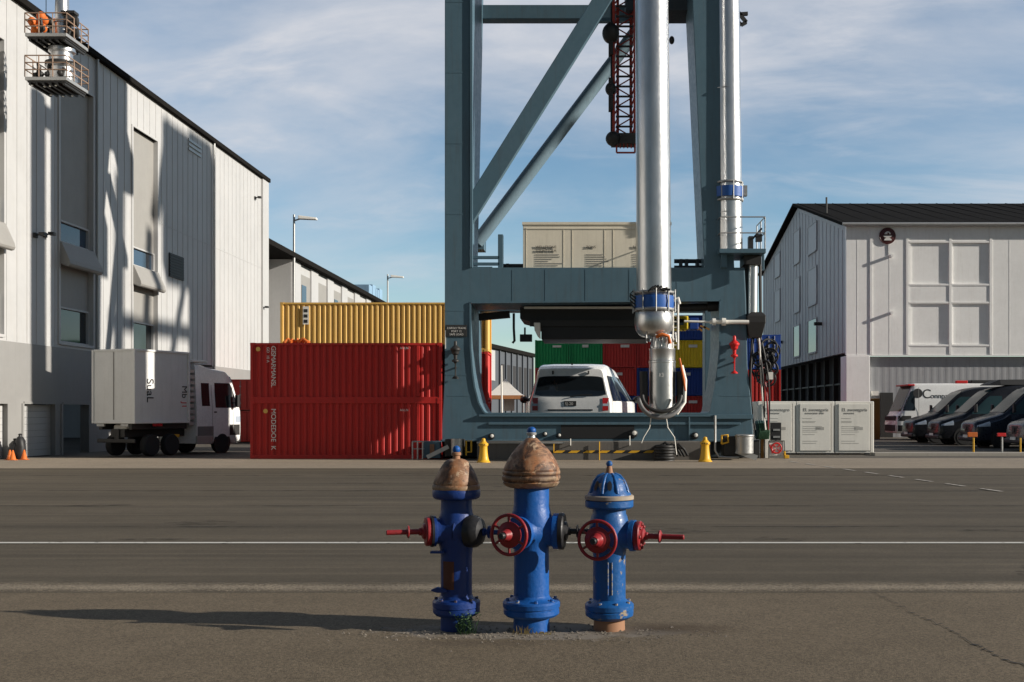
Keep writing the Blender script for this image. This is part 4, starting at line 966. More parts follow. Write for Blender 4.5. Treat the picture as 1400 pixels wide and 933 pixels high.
# things at the right foot of the crane
YG = 34.6
gx = lambda px: WX(px, YG); gz = lambda py: WZ(py, YG)
hr = thing('hose_reel', 'dark green hose reel on a pale post at the right foot of the crane', 'hose reel', (gx(1042), YG, .012))
m = MB().tube((gx(1035),YG,gz(588)), (gx(1049),YG,gz(588)), .27, n=24)
for k in range(5): m.torus((gx(1035+k*3.2),YG,gz(588)), (1,0,0), .26, .05, 24, 8)
m.build('reel', M['reel'], hr, 40)
m = MB()
for k in range(8): m.path([(gx(1036+k*1.7),YG-.25,gz(579)), (gx(1037+k*1.7),YG-.33,gz(590)), (gx(1036+k*1.8),YG-.22,gz(600))], .03, 6)
m.build('hose', M['leafd'], hr, 60)
MB().box(gx(1040), gx(1044), YG-.05, YG+.1, .012, gz(600)).build('post', M['wood'], hr); MB().box(gx(1045), gx(1050), YG-.12, YG+.08, .012, gz(601)).build('post', M['panelw'], hr, bevel=.01)
MB().box(gx(1030), gx(1038), YG-.1, YG+.2, .012, gz(602)).build('drum_stand', M['dark'], hr, bevel=.01)
bs = thing('barrier_sign', 'small square white sign with a red ring emblem at the crane foot', 'sign', (gx(1060), YG-.3, .012))
y = YG-.3; sx_ = lambda px: WX(px, y); sz_ = lambda py: WZ(py, y)
MB().box(sx_(1050.5), sx_(1071), y, y+.03, sz_(623), sz_(603.5)).build('board', M['panelw'], bs, bevel=.004)
MB().path([(sx_(1051),y-.02,.012),(sx_(1051),y-.02,sz_(603)),(sx_(1072),y-.02,sz_(603)),(sx_(1073),y-.02,.1)], .018, 8).build('sign_frame', M['dark'], bs, 60)
m = MB().torus((sx_(1061.5),y-.012,sz_(613)), (0,1,0), .155, .022, 32, 8)
for k in range(4): a = math.pi/2*k+.78; m.beam((sx_(1061.5)+.05*math.cos(a),y-.012,sz_(613)+.05*math.sin(a)), (sx_(1061.5)+.16*math.cos(a),y-.012,sz_(613)+.16*math.sin(a)), .03, .04, up=(0,1,0))
m.beam((sx_(1052),y-.012,sz_(608)), (sx_(1056),y-.012,sz_(620)), .03, .03, up=(0,1,0)); m.build('emblem', M['sred'], bs, 50)
m = MB().box(sx_(1072), sx_(1078), y-.12, y+.1, .012, .12); m.box(sx_(1071.5), sx_(1074), y-.04, y+.02, .1, sz_(617)); m.build('sign_foot', M['yellow'], bs, bevel=.01)

# white storage cabinets
YW = GY(622)
wx = lambda px: WX(px, YW); wz = lambda py: WZ(py, YW)
for i, (a, b, t1, t2) in enumerate(((1036,1088,'El monetegro','norotaror'),(1088.4,1141,'El. awontgaris','nororator unir'),(1141.4,1195,'El. awontgaris','nororot'))):
    lab = ('white steel cabinet right of the crane leg, half hidden by hose and black box','white steel cabinet with grey print between two like it','white steel cabinet with grey print, at the open end of the row by the vans')[i]
    t = thing('storage_cabinet', lab, 'cabinet', (wx((a+b)/2), YW, .012), 0, 'white cabinets in a row')
    MB().box(wx(a)+.004, wx(b)-.004, YW, YW+1.3, .05, wz(549)).build('body', M['panelw'], t, bevel=.02)
    d = MB().box(wx(a+5), wx(b-6), YW-.035, YW-.003, .14, wz(552.5)).build('door', M['panelw'], t, bevel=.008)
    MB().box(wx(b-5.4), wx(b-4.2), YW-.012, YW-.001, .12, wz(552)).build('door_gap', M['inkg'], t)
    text(t1, .155, (wx(a+9.5), YW-.039, wz(562.5)), (1,0,0), (0,0,1), M['inkg'], d, depth=.002); text(t2, .11, (wx(a+12), YW-.039, wz(566.5)), (1,0,0), (0,0,1), M['inkg'], d, depth=.002)
    g = MB()
    for yy in (572,576,577.6,583,585.5,588,590.5,594,603,606): g.box(wx(a+9), wx(a+9+random.uniform(12,26)), YW-.04, YW-.036, wz(yy+.55), wz(yy))
    g.box(wx(a+27), wx(a+38), YW-.04, YW-.036, wz(588), wz(584)); g.build('small_print', M['printg'], d)
    g = MB()
    for px in (a+6, b-12): g.box(wx(px), wx(px+6), YW-.02, YW+.2, .0, .06)
    g.build('foot', M['black'], t)
cb = thing('control_box', 'black switch box with pale gauges before the first white cabinet', 'switch box', (gx(1058), YW-.2, .012))
MB().box(wx(1052), wx(1066), YW-.3, YW-.12, wz(602), wz(578)).build('box_body', M['black'], cb, bevel=.01)
m = MB()
for py in (586.5, 596): m.box(wx(1055), wx(1064), YW-.325, YW-.30, wz(py+2.5), wz(py))
m.build('gauge', M['galv'], cb); MB().box(wx(1058), wx(1060), YW-.25, YW-.2, .012, wz(602)).build('post', M['dark'], cb)

# ------------------------------------------------------------------ big white hall on the left
XF = -17.9
def fy(px): return XF*F0/(px-PX)
def fz(px, py): return H0+(PY-py)*fy(px)/F0
YF1 = fy(365); YF0 = 20.; ZR = 14.35
hall = thing('white_hall', 'tall white clad hall on the left with grey window strips and grey base', 'hall', (XF, YF0, 0))
S0 = (fy(5)-2.6, fy(5)); S1 = (fy(80), fy(127)); S2 = (fy(180), fy(215))
strips = [(S0, 12.9), (S1, 12.9), (S2, 12.75)]
ZB = 3.66
def wall_x(m, ys, zs, holes, x0, x1):            # wall in the YZ plane built of cells round its openings
    for y0, y1 in zip(ys, ys[1:]):
        run = None
        for z0, z1 in zip(zs, zs[1:]):
            cy_, cz_ = (y0+y1)/2, (z0+z1)/2
            if any(a < cy_ < b and c < cz_ < d for a, b, c, d in holes):
                if run: m.box(x0, x1, y0, y1, run[0], run[1]); run = None
            else: run = (run[0] if run else z0, z1)
        if run: m.box(x0, x1, y0, y1, run[0], run[1])
holes = [(s[0], s[1], 3.84, zt) for s, zt in strips]
m = MB(); wall_x(m, sorted({YF0, YF1, *[v for h in holes for v in h[:2]]}), sorted({ZB, ZR, *[v for h in holes for v in h[2:]]}), holes, XF-.3, XF)
m.build('wall', M['white'], hall)
# cladding seams as slim raised ribs
m = MB(); y = YF0+.3
while y < YF1-.2:
    if not any(s[0]-.06 < y < s[1]+.06 for s, zt in strips):
        m.box(XF, XF+.014, y-.012, y+.012, ZB+.02, ZR-.05)
    else:
        zt = [zt for s, zt in strips if s[0]-.06 < y < s[1]+.06][0]
        if zt < ZR-.3: m.box(XF, XF+.014, y-.012, y+.012, zt+.12, ZR-.05)
    y += .62
m.build('cladding_rib', M['white'], hall)
m = MB()
for zz in (9.4,): m.box(XF, XF+.012, S2[1]+.1, YF1-.05, zz-.012, zz+.012)
m.build('cladding_joint', M['white'], hall)
# grey base with gates
gates = [(fy(-14), fy(10)), (fy(30), fy(75)), (fy(83.5), fy(121))]
gh = [(a, b, 0, 1.72) for a, b in gates]
m = MB(); wall_x(m, sorted({YF0, YF1, *[v for h in gh for v in h[:2]]}), sorted({0, ZB, 1.72}), gh, XF-.3, XF+.02)
m.build('base_wall', M['grey_band'], hall)
for i, (a, b) in enumerate(gates):
    if i == 2:
        m = MB().box(XF-1.6, XF-1.5, a, b, 0, 1.8); m.box(XF-1.5, XF-.301, a, a+.02, 0, 1.8); m.build('dark_gateway', M['interior'], hall)
    else:
        d = MB()
        for k in range(8): d.box(XF-.20-(.012 if k % 2 else 0), XF-.14, a+.02, b-.02, .02+k*.21, .02+k*.21+.205)
        d.build('roller_gate', M['white'], hall, bevel=.006)
m = MB()
for a, b in gates:
    for yy in (a, b): m.box(XF+.021, XF+.05, yy-.06, yy+.06, 0, 1.74)
    m.box(XF+.021, XF+.05, a+.061, b-.061, 1.72, 1.80)
m.build('gate_frame', M['grey_band'], hall)
# window strips
for i, (s, zt) in enumerate(strips):
    a, b = s; p_ = MB()
    p_.box(XF-.30, XF-.14, a, b, 8.06, zt); p_.box(XF-.30, XF-.14, a, b, 5.08, 7.30)
    p_ = p_.build('recessed_panel', M['grey_panel'], hall)
    m = MB()
    for yy in (a, b): m.box(XF-.14, XF+.05, yy-.06, yy+.06, 3.78, zt+.06)
    m.box(XF-.14, XF+.05, a+.061, b-.061, zt, zt+.06); m.box(XF-.14, XF+.06, a+.061, b-.061, 3.76, 3.85)
    m.build('strip_frame', M['white'], p_)
    for z0, z1, mt in ((7.32, 8.04, 'glassb'), (3.88, 5.06, 'glass')):
        w_ = MB().box(XF-.26, XF-.20, a+.08, b-.08, z0+.03, z1-.03).build('window', M[mt], hall)
        f = MB()
        for yy in (a+.061, b-.13): f.box(XF-.2, XF-.10, yy, yy+.07, z0-.02, z1+.02)
        for zz in (z0-.03, z1-.03): f.box(XF-.2, XF-.10, a+.131, b-.131, zz, zz+.06)
        f.build('window_frame', M['white'], w_)
    aw = MB().prism([[(0,7.28),(.10,7.28),(.38,6.66),(.41,6.52),(.37,6.44),(.28,6.42),(0,6.54)]], a+.02, b-.02, mapf=lambda u, z, yy: (XF-.02+u, yy, z))
    aw.build('awning_hood', M['grey_panel'], hall, bevel=.03)
m = MB().box(XF-1, XF+.18, YF0, YF1+.12, ZR, ZR+.22); m.build('roof_edge', M['roof'], hall, bevel=.02)
MB().quad((XF-.9,YF0,ZR+.21),(XF-.9,YF1+.1,ZR+.21),(-30,YF1+.1,ZR+3.2),(-30,YF0,ZR+3.2)).build('roof', M['roof'], hall)
MB().box(-42, XF-.31, YF1-.3, YF1, 0, ZR).build('end_wall', M['white'], hall)
MB().box(-42, XF-.31, YF0, YF0+.3, 0, ZR).build('end_wall', M['white'], hall)
MB().box(XF+.001, XF+.10, YF1-1.1, YF1+.02, 0.0, ZR-.02).build('corner_pilaster', M['white'], hall, bevel=.01)
m = MB()
for px in (290.5, 127+3.2): m.tube((XF+.09, fy(px), 1.9), (XF+.09, fy(px), ZR), .05, n=10)
m.build('downpipe', M['galv'], hall, 40)
lv = MB().box(XF+.001, XF+.05, fy(230.5), fy(250), fz(240,381), fz(240,349)).build('louvre_vent', M['black'], hall)
g = MB(); zz = fz(240,381)+.08
while zz < fz(240,349)-.06: g.box(XF+.05, XF+.07, fy(231), fy(249.5), zz, zz+.05); zz += .12
g.build('louvre', M['dark'], lv)
g = MB()
for k in range(3): g.box(XF+.001, XF+.05, fy(257), fy(274), fz(265,210)+k*.20, fz(265,210)+k*.20+.12)
g.build('air_grille', M['galv'], hall)
def wall_lamp(px, py, parent):
    y, z = fy(px), fz(px, py); m = MB().box(XF, XF+.08, y-.09, y+.09, z-.08, z+.08); m.tube((XF+.05,y,z), (XF+.24,y,z+.05), .03, n=8); m.box(XF+.18, XF+.36, y-.11, y+.11, z-.01, z+.09)
    m.build('wall_lamp', M['dark'], parent, bevel=.01)
for q in ((47,322),(60,321.5),(348,271),(358,421)): wall_lamp(*q, hall)

# cones and rubbish bags by the gate
for px, Y, lab in ((13.5, 33.3,'orange traffic cone at the left of the two black bags'),(17.5, 33.1,'orange traffic cone leaning tight between the cone and black bag at the gate'),(33, 33.4,'dull orange traffic cone right of the black bags')):
    t = thing('traffic_cone', lab, 'traffic cone', (WX(px,Y), Y, .012), 0, 'traffic cones at the hall gate')
    MB().box(-.11,.11,-.11,.11,0,.02).build('cone_base', M['orange'], t, bevel=.01, world=False)
    MB().lathe([(.095,.02),(.022,.30),(.015,.305)], n=20).build('cone', M['orange'], t, 40, world=False)
    if px < 14: MB().lathe([(.069,.12),(.052,.18)], n=20).build('cone_band', M['panelw'], t, 40, world=False)
for px, h, lab in ((20.5,.62,'lower black rubbish bag standing among the orange cones'),(27.5,.76,'taller black rubbish bag standing among the orange cones')):
    m = MB().lathe([(.10,0),(.15,.04),(.165,.18*h/.7),(.17,.35*h/.7),(.15,.52*h/.7),(.09,.62*h/.7),(.04,.66*h/.7),(.06,.71*h/.7),(.02,.73*h/.7)], (WX(px,33.7),33.7,.012), n=22, wob=lambda t, z: 1+.09*math.sin(3*t+z*9)+.06*math.sin(7*t+z*21))
    tag(m.build('rubbish_bag', M['black'], None, 70), lab, 'rubbish bag', 'black bags at the hall gate')

# two-storey loading basket hanging before the hall
Yb0, Yb1 = 32.0, 33.4
bx0, bx1 = WX(34,Yb0), WX(91,Yb0)
bk = thing('loading_basket', 'double deck grey basket with rusty railings hanging high before the white hall', 'work platform', ((bx0+bx1)/2, Yb0, WZ(113,Yb0)))
for py, nm in ((112,'deck'),(52,'deck')):
    zt = WZ(py-7, Yb0); zb_ = WZ(py+0, Yb0)
    m = MB().box(bx0, bx1, Yb0, Yb1, zb_+.05, zt); dk = m.build(nm, M['galv'], bk, bevel=.01)
    m = MB(); m.box(bx0+.05, bx1-.05, Yb0+.05, Yb1-.05, zb_, zb_+.049)
    for k in range(6): m.box(bx0+.08+k*.2, bx0+.14+k*.2, Yb0+.06, Yb1-.06, zb_-.07, zb_-.001)
    m.build('deck_underside', M['dark'], dk)
    for k in range(7): MB().lathe([(.03,0),(.035,.02)], (bx0+.15+random.random()*(bx1-bx0-.3), Yb0+.1+random.random()*1.2, zb_-.09), (0,0,1), 8).build('deck_bolt', M['panelw'], dk)
    rail([(bx1,Yb1,zt),(bx0,Yb1,zt),(bx0,Yb0,zt),(bx1,Yb0,zt),(bx1,Yb1,zt)], .62 if py > 100 else .58, .018, 2, M['rail_rust'], parent=dk, step=.42)
    for k in range(6):
        a = Vector((bx0+random.random()*(bx1-bx0), Yb0+.2+random.random(), zt)); m = MB().tube(a, a+Vector((random.uniform(-.2,.2),0,random.uniform(.3,.6))), .04, n=8); m.ball(a+Vector((0,0,.2)), .09)
        m.build('fitting', M['dark'], dk, 50)
xm, ym = (bx0+bx1)/2+.12, Yb0+.75
zl, zu = WZ(105,Yb0), WZ(45,Yb0)
MB().lathe([(.40,zl),(.42,zl+.12),(.42,zl+.3),(.36,zl+.34),(.36,zl+.46),(.46,zl+.5),(.46,zl+.62),(.30,zl+.68),(.30,zl+.9),(.38,zl+.95),(.38,zl+1.05),(.22,zl+1.1),(.22,zu+.5),(.28,zu+.52),(.28,zu+.6),(.2,zu+.62),(.18,zu+1.7)], (xm,ym,0), n=28).build('telescopic_tube', M['silver'], bk, 40)
MB().lathe([(.47,zl+.5),(.47,zl+.62)], (xm,ym,0), n=28).build('seal_ring', M['dark'], bk, 50)
for dx, dz, r_ in ((.36,.55,.16),(.40,.2,.14)): MB().lathe([(r_*.6,-r_*1.2),(r_,-r_),(r_,r_),(r_*.6,r_*1.2)], (xm+dx,ym-.15,zu+dz), (1,.3,0), 18).build('motor', M['dark'], bk, 40)
MB().box(xm+.1,xm+.5,ym-.3,ym,zu+.74,zu+.82).build('motor_bracket', M['dark'], bk)
m = MB(); m.tube((xm,ym,zu+1.6), (xm,ym,ZR+.55), .16, n=16); m.box(XF-3, xm+.3, ym-.15, ym+.15, ZR+.5, ZR+.8); m.box(XF-2.2, XF-1.9, ym-.3, ym+.3, ZR+.2, ZR+.51); m.tube((bx0+.25,ym,zu), (bx0+.25,ym,ZR+.5), .012, n=6)
m.build('hanger_arm', M['crane'], bk)
m = MB()
for k in range(9):
    c0 = Vector((bx0+.10+.24*random.random(), Yb0+.15+.5*random.random(), WZ(45,Yb0)+.05+.07*k)); m.ball(c0, .10+.05*random.random(), 12, 8, 1.1)
tag(m.build('tarpaulin', M['orange'], None, 60), 'crumpled orange tarpaulin stowed on the upper deck of the hanging basket', 'tarpaulin')

# ------------------------------------------------------------------ second hall further down the left side
X2 = -19.5; Y2a, Y2b = X2*F0/(398-PX), X2*F0/(527-PX)
h2 = thing('far_hall', 'long lower white hall beyond the tall one, seen over the ochre container', 'hall', (X2, Y2a, 0))
Z2 = 11.55
MB().box(X2-14, X2, Y2a, Y2b, 0, Z2).build('wall', M['white'], h2)
m = MB().box(X2-14.2, X2+.5, YF1+1.0, Y2b+.3, Z2, Z2+.35); m.build('roof_edge', M['roof'], h2, bevel=.03)
MB().box(X2-14, X2-2.4, YF1+.8, Y2a, 0, Z2-.01).build('link_wall', M['white'], h2)
MB().box(X2-2.39, X2-2.2, YF1+1.0, Y2a-.01, Z2-1.2, Z2-.02).build('canopy_beam', M['dark'], h2)
MB().box(X2-2.39, X2-1.9, Y2a-.35, Y2a-.01, 0, Z2-.02).build('corner_post', M['black'], h2)
m = MB(); m2 = MB(); m3 = MB()
yy = Y2a+.05; k = 0
while yy < Y2b-1:
    w_ = 2.0 if k % 2 == 0 else 1.1
    if k % 2 == 0: m.box(X2, X2+.12, yy, yy+w_, 0, Z2-.02)
    else:
        m2.box(X2+.001, X2+.05, yy+.1, yy+w_+1.6, 0.5, Z2-.7)
        if k % 4 == 1: m3.box(X2+.05, X2+.09, yy+.4, yy+1.6, 5.5, Z2-1.4)
        w_ += 1.8
    yy += w_; k += 1
m.build('pilaster', M['white'], h2); m2.build('grey_bay', M['grey_panel'], h2); m3.build('window', M['glassb'], h2)
eq = MB()
for k in range(4): eq.box(X2-1.6, X2-.2, Y2b-7+k*1.7, Y2b-5.6+k*1.7, Z2+.35, Z2+1.5+.2*(k % 2))
eq.build('roof_unit', M['roofblue'], h2, bevel=.05)

# dark hall at the end of the yard, seen through the crane opening
def yaw_box(name, label, cat, a, b, depth, h, mat):
    a, b = Vector(a), Vector(b); d = (b-a); rz = math.atan2(d.y, d.x); t = thing(name, label, cat, (a.x, a.y, 0), rz)
    MB().box(0, d.length, 0, depth, 0, h).build('wall', mat, t, world=False); return t, d.length
a_ = (WX(655,128),128,0); b_ = (WX(729,156),156,0)
t, L = yaw_box('dark_hall', 'distant dark grey hall with white gable strip, seen through the crane opening', 'hall', a_, b_, 12, 9.1, M['darkhall'])
MB().box(-.2, L+.3, -.4, 12.3, 9.1, 9.6).build('roof_edge', M['roof'], t, world=False)
for i, u in enumerate((1.6, 4.6)): MB().box(u, u+2.3, -.12, -.001, 5.2, 8.9).build('white_panel', M['white'], t, world=False)
m = MB(); u = 9
while u < L: m.box(u, u+.4, -.2, -.001, 0, 9.0); u += 3.1
m.build('pilaster', M['darkhall'], t, world=False)
m = MB(); u = 9.8
while u < L-2: m.box(u, u+1.8, -.08, -.001, 3, 7.4); u += 3.1
m.build('window', M['interior'], t, world=False)

# lamp posts behind the containers
for px, Y, py, lab in ((402,72.,302,'street lamp rising behind the near end of the long white hall'),(530,104.,381,'distant street lamp at the far end of the long white hall')):
    x = WX(px,Y); zt = WZ(py,Y); t = thing('street_lamp', lab, 'street lamp', (x,Y,0), 0, 'street lamps')
    MB().tube((x,Y,0), (x,Y,zt+.4), .11, .07, 12).build('pole', M['galv'], t, 40)
    m = MB().tube((x,Y,zt), (x+.5,Y,zt+.15), .05, n=8); m.build('arm', M['galv'], t, 40)
    m = MB().loft([[(x+.3+1.2*u, Y-.22, zt+.10-.05*u), (x+.3+1.2*u, Y+.22, zt+.10-.05*u), (x+.3+1.2*u, Y+.15, zt+.34-.15*u), (x+.3+1.2*u, Y-.15, zt+.34-.15*u)] for u in (0,.5,1)]); m.build('lamp_head', M['panelw'], t, bevel=.03)

# ------------------------------------------------------------------ white shed on the right
YR_ = 62.0; XR = WX(1157, YR_)
rx = lambda px: WX(px, YR_); rz_ = lambda py: WZ(py, YR_)
shed = thing('white_shed', 'large white shed on the right with dark pitched roof and round emblem', 'shed', (XR, YR_, 0))
YRr = XR*F0/(1043-PX); YRm = XR*F0/(1090.5-PX); ZE = rz_(308); ZM = H0+(PY-282)*YRm/F0; ZE2 = H0+(PY-375)*YRr/F0; ZO = rz_(482)
gm = lambda u, z, x: (x, u, z)
MB().prism([[(YR_+.3,ZO),(YR_+.3,ZE),(YRm,ZM-.15),(YRr,ZE2),(YRr,ZO)]], XR, XR+.3, mapf=gm).build('gable_wall', M['shed_gable_shaded'], shed)
m = MB(); y = YR_+.9
while y < YRr:
    top = ZE+(ZM-ZE)*(y-YR_)/(YRm-YR_) if y < YRm else ZM+(ZE2-ZM)*(y-YRm)/(YRr-YRm)
    m.box(XR-.025, XR-.001, y-.03, y+.03, ZO+.02, top-.35); y += 1.05
m.build('cladding_rib', M['shed_gable_shaded'], shed)
for (ya, yb), rows in (((69.8,72.4),(0,1,2)),((75.3,77.4),(0,1,2)),((82.9,85.2),(0,1))):
    for r_ in rows:
        z0, z1 = ((11.8,14.0),(8.4,10.7),(5.3,7.4))[r_]
        top = ZE+(ZM-ZE)*(ya-YR_)/(YRm-YR_) if ya < YRm else ZM+(ZE2-ZM)*(yb-YRm)/(YRr-YRm)
        w_ = MB().box(XR-.05, XR-.026, ya, yb, z0, min(z1, top-.5)).build('window', M['blind'] if r_ != 2 else M['glass'], shed)
        f = MB()
        for yy in (ya-.1, yb): f.box(XR-.08, XR-.026, yy, yy+.1, z0-.08, min(z1,top-.5)+.08)
        f.box(XR-.10, XR-.026, ya, yb, z0-.1, z0-.001); f.box(XR-.08, XR-.026, ya, yb, min(z1,top-.5)+.001, min(z1,top-.5)+.08); f.build('window_frame', M['shed_gable_shaded'], w_)
m = MB()
for py, pz in ((1070,468),(1124,443)):
    yy = XR*F0/(py-PX); zz = H0+(PY-pz)*yy/F0; m.box(XR-.5, XR-.03, yy-.1, yy+.1, zz-.1, zz+.1)
m.build('wall_lamp', M['dark'], shed)
m = MB().box(XR+1.2, XR+1.3, YR_+1.2, YRr-1, 0, ZO+.5); m.build('dark_bay', M['interior'], shed)
m = MB(); y = YR_+2
while y < YRr: m.box(XR+.9, XR+1.19, y, y+.12, 0, ZO); y += 2.6
for zz in (1.6, 3.1): m.box(XR+.95, XR+1.0, YR_+1.5, YRr-1, zz, zz+.1)
m.build('bay_shelf', M['dark'], shed)
XRe = 62.
fh = []
for a, b in ((1245,1297),(1302,1353)):
    for c, d in ((332,388),(415.5,471)): fh.append((rx(a), rx(b), rz_(d), rz_(c)))
m = MB()
xs_ = sorted({XR, XRe, *[v for h in fh for v in h[:2]]}); zs_ = sorted({rz_(485.5), ZE-.05, *[v for h in fh for v in h[2:]]})
for x0, x1 in zip(xs_, xs_[1:]):
    for z0, z1 in zip(zs_, zs_[1:]):
        if not any(a < (x0+x1)/2 < b and c < (z0+z1)/2 < d for a, b, c, d in fh): m.box(x0, x1, YR_, YR_+.3, z0, z1)
m.build('front_wall', M['white_b'], shed)
for a, b, c, d in fh:
    MB().box(a, b, YR_+.075, YR_+.28, c, d).build('blind_window', M['white_b'], shed)
m = MB()
for px in (1191, 1240.5, 1299.2, 1354.5): m.box(rx(px)-.07, rx(px)+.07, YR_-.035, YR_-.001, rz_(485), ZE-.06)
for py in (331, 389.5, 414, 472.5):
    for a, b in ((1243,1297.2),(1301.4,1352.3)): m.box(rx(a), rx(b), YR_-.03, YR_-.001, rz_(py)-.05, rz_(py)+.05)
for px in (1172,1216,1380,1425,1470,1520,1580,1640): m.box(rx(px)-.012, rx(px)+.012, YR_-.008, YR_-.001, rz_(485), ZE-.06)
m.box(XR, XRe, YR_-.03, YR_-.001, rz_(487), rz_(485.3))
m.build('wall_trim', M['white_b'], shed)
MB().box(XR-.02, rx(1189), YR_-.05, YR_+1.3, 0, rz_(486.9)).build('corner_pillar', M['white_b'], shed, bevel=.02)
m = corrugated(XRe-rx(1190), .5, 0, rz_(487)-.02, .40, .005); m.v = [(x+(XRe+rx(1190))/2, y+YR_+.55, z) for x, y, z in m.v]
m.build('grey_siding', M['grey_siding'], shed)
m = MB().box(rx(1205), rx(1222), YR_+.15, YR_+.29, 0, rz_(537)); m.build('blue_door', M['dark'], shed); MB().box(rx(1193), rx(1202), YR_+.1, YR_+.29, rz_(541), rz_(535)).build('wall_lamp', M['panelw'], shed)
rf = MB(); e0, e1 = .35, .12
rf.add([(XR-e0,YR_-.3,ZE-.06),(XRe,YR_-.3,ZE-.06),(XRe,YRm,ZM),(XR-e0,YRm,ZM),(XR-e0,YRr+.4,ZE2-.1),(XRe,YRr+.4,ZE2-.1),
        (XR-e0,YR_-.3,ZE+.12),(XRe,YR_-.3,ZE+.12),(XRe,YRm,ZM+.18),(XR-e0,YRm,ZM+.18),(XR-e0,YRr+.4,ZE2+.08),(XRe,YRr+.4,ZE2+.08)],
       [(0,1,2,3),(3,2,5,4),(6,7,8,9),(9,8,11,10),(0,1,7,6),(4,5,11,10),(0,3,9,6),(3,4,10,9),(1,2,8,7),(2,5,11,8)])
rf = rf.build('roof', M['roof'], shed)
m = MB(); x = XR
sl = (ZM-ZE)/(YRm-YR_)
while x < XRe-1:
    m.beam((x, YR_-.25, ZE+.125), (x, YRm-.05, ZM+.185), .03, .03); x += 1.2
m.build('roof_rib', M['roof'], rf)
m = MB().tube((XR-.3,YR_-.34,ZE), (XRe,YR_-.34,ZE), .10, n=10); m.build('gutter', M['galv'], rf, 40)
MB().tube((WX(1130,68),68,ZE+1.5), (WX(1130,68),68,WZ(270,68)), .06, n=8).build('aerial', M['dark'], rf, 40)
for py in (350.5, 428.5): MB().tube((rx(1218),YR_-.30,rz_(py)), (rx(1218),YR_,rz_(py)), .09, n=12).build('wall_peg', M['white_b'], shed, 40)
# round emblem
em = MB().lathe([(.455,0),(.455,.06),(.43,.07)], (rx(1213), YR_-.002, rz_(323)), (0,-1,0), 40).build('emblem_disc', M['maroon'], shed, 40)
ex_, ez_ = rx(1213), rz_(323); y0, y1 = YR_-.074, YR_-.10
def disc_poly(cx_, cz__, rx_, rz__, a0, a1, n=20): return [(cx_+rx_*math.cos(R(a0+(a1-a0)*i/n)), cz__+rz__*math.sin(R(a0+(a1-a0)*i/n))) for i in range(n+1)]
m = MB(); m.prism([disc_poly(ex_, ez_+.06, .18, .19, 8, 172)], y0, y1); m.prism([disc_poly(ex_, ez_+.03, .25, .14, 188, 352)], y0, y1)
m.prism([[(ex_-.20,ez_-.26),(ex_+.22,ez_-.26),(ex_+.22,ez_-.19),(ex_+.10,ez_-.12),(ex_-.10,ez_-.12),(ex_-.18,ez_-.19)]], y0, y1)
m.build('emblem', M['inkw'], em)
m = MB(); m.prism([disc_poly(ex_+.03, ez_+.13, .05, .05, 0, 342, 12)], y1-.004, y1-.001); m.prism([disc_poly(ex_, ez_+.07, .13, .03, 180, 360, 12)], y1-.004, y1-.001); m.build('emblem_mark', M['maroon'], em)
MB().torus((ex_, YR_-.06, ez_), (0,1,0), .445, .025, 44, 8).build('emblem_rim', M['maroon'], em, 60)
MB().tube((ex_+.04,YR_-.02,rz_(334)), (ex_+.06,YR_-.02,rz_(349)), .02, n=6).build('emblem_rod', M['galv'], em)
MB().box(WX(1191,58), WX(1203,58), 58, 58.15, 0, WZ(545,58)).build('board_tmp', M['wood'], None)
tag(bpy.data.objects['board_tmp'], 'ochre brown board fence piece beside the corner pillar of the white shed', 'board'); bpy.data.objects['board_tmp'].name = 'wooden_board'

# ------------------------------------------------------------------ vehicles
def interp(st, x):
    for a, b in zip(st, st[1:]):
        if a[0] <= x <= b[0]:
            t = (x-a[0])/(b[0]-a[0]); return tuple(a[i]+(b[i]-a[i])*t for i in range(5))
    return st[-1] if x > st[-1][0] else st[0]
def zbelt(s, belt): return min(belt, s[3]-.22)
def vring(s, belt):
    x, w, zb, zt, tw = s; zm = zbelt(s, belt); k = min(1., (zt-zb)/1.2)
    h = [(w*.90,zb),(w*.985,zb+.10*k),(w,zb+.32*k),(w*1.0,(zm+zb+.3)/2),(w*.99,zm),(w*.965+(tw-w*.965)*.25,zm+(zt-.14-zm)*.33),(tw+.01,zt-.14),(tw-.035,zt-.05),(tw-.12,zt-.012),(tw*.55,zt+.012)]
    return [(x,-y,z) for y, z in h]+[(x,y,z) for y, z in reversed(h)]
def yside(st, belt, x, z):
    s = interp(st, x); r_ = [(-p[1], p[2]) for p in vring(s, belt)[:10]]
    for a, b in zip(r_, r_[1:]):
        if a[1] <= z <= b[1]: return a[0]+(b[0]-a[0])*(z-a[1])/max(1e-6, b[1]-a[1])
    return r_[-1][0]
def dense(st, n=5):
    out = []
    for i in range(len(st)-1):
        for k in range(n):                                   # Catmull-Rom between stations
            t = k/n; p = [st[max(i-1,0)], st[i], st[i+1], st[min(i+2,len(st)-1)]]
            x = st[i][0]+(st[i+1][0]-st[i][0])*t
            out.append((x,)+tuple(.5*(2*p[1][c]+(p[2][c]-p[0][c])*t+(2*p[0][c]-5*p[1][c]+4*p[2][c]-p[3][c])*t*t+(3*p[1][c]-p[0][c]-3*p[2][c]+p[3][c])*t**3) for c in range(1,5)))
    return out+[st[-1]]
def side_patch(st, belt, s, x0, x1, zlo, zhi, off=.008, cut=None):   # window patch on side s (-1 / +1); zlo, zhi may be functions of x
    f = lambda v, x: v(x) if callable(v) else v
    m = MB()
    def fn(u, v):
        x = x0+(x1-x0)*u; z = f(zlo,x)+(f(zhi,x)-f(zlo,x))*v
        return (x, s*(yside(st,belt,x,z)+off), z)
    m.grid(fn, 8, 6); return m
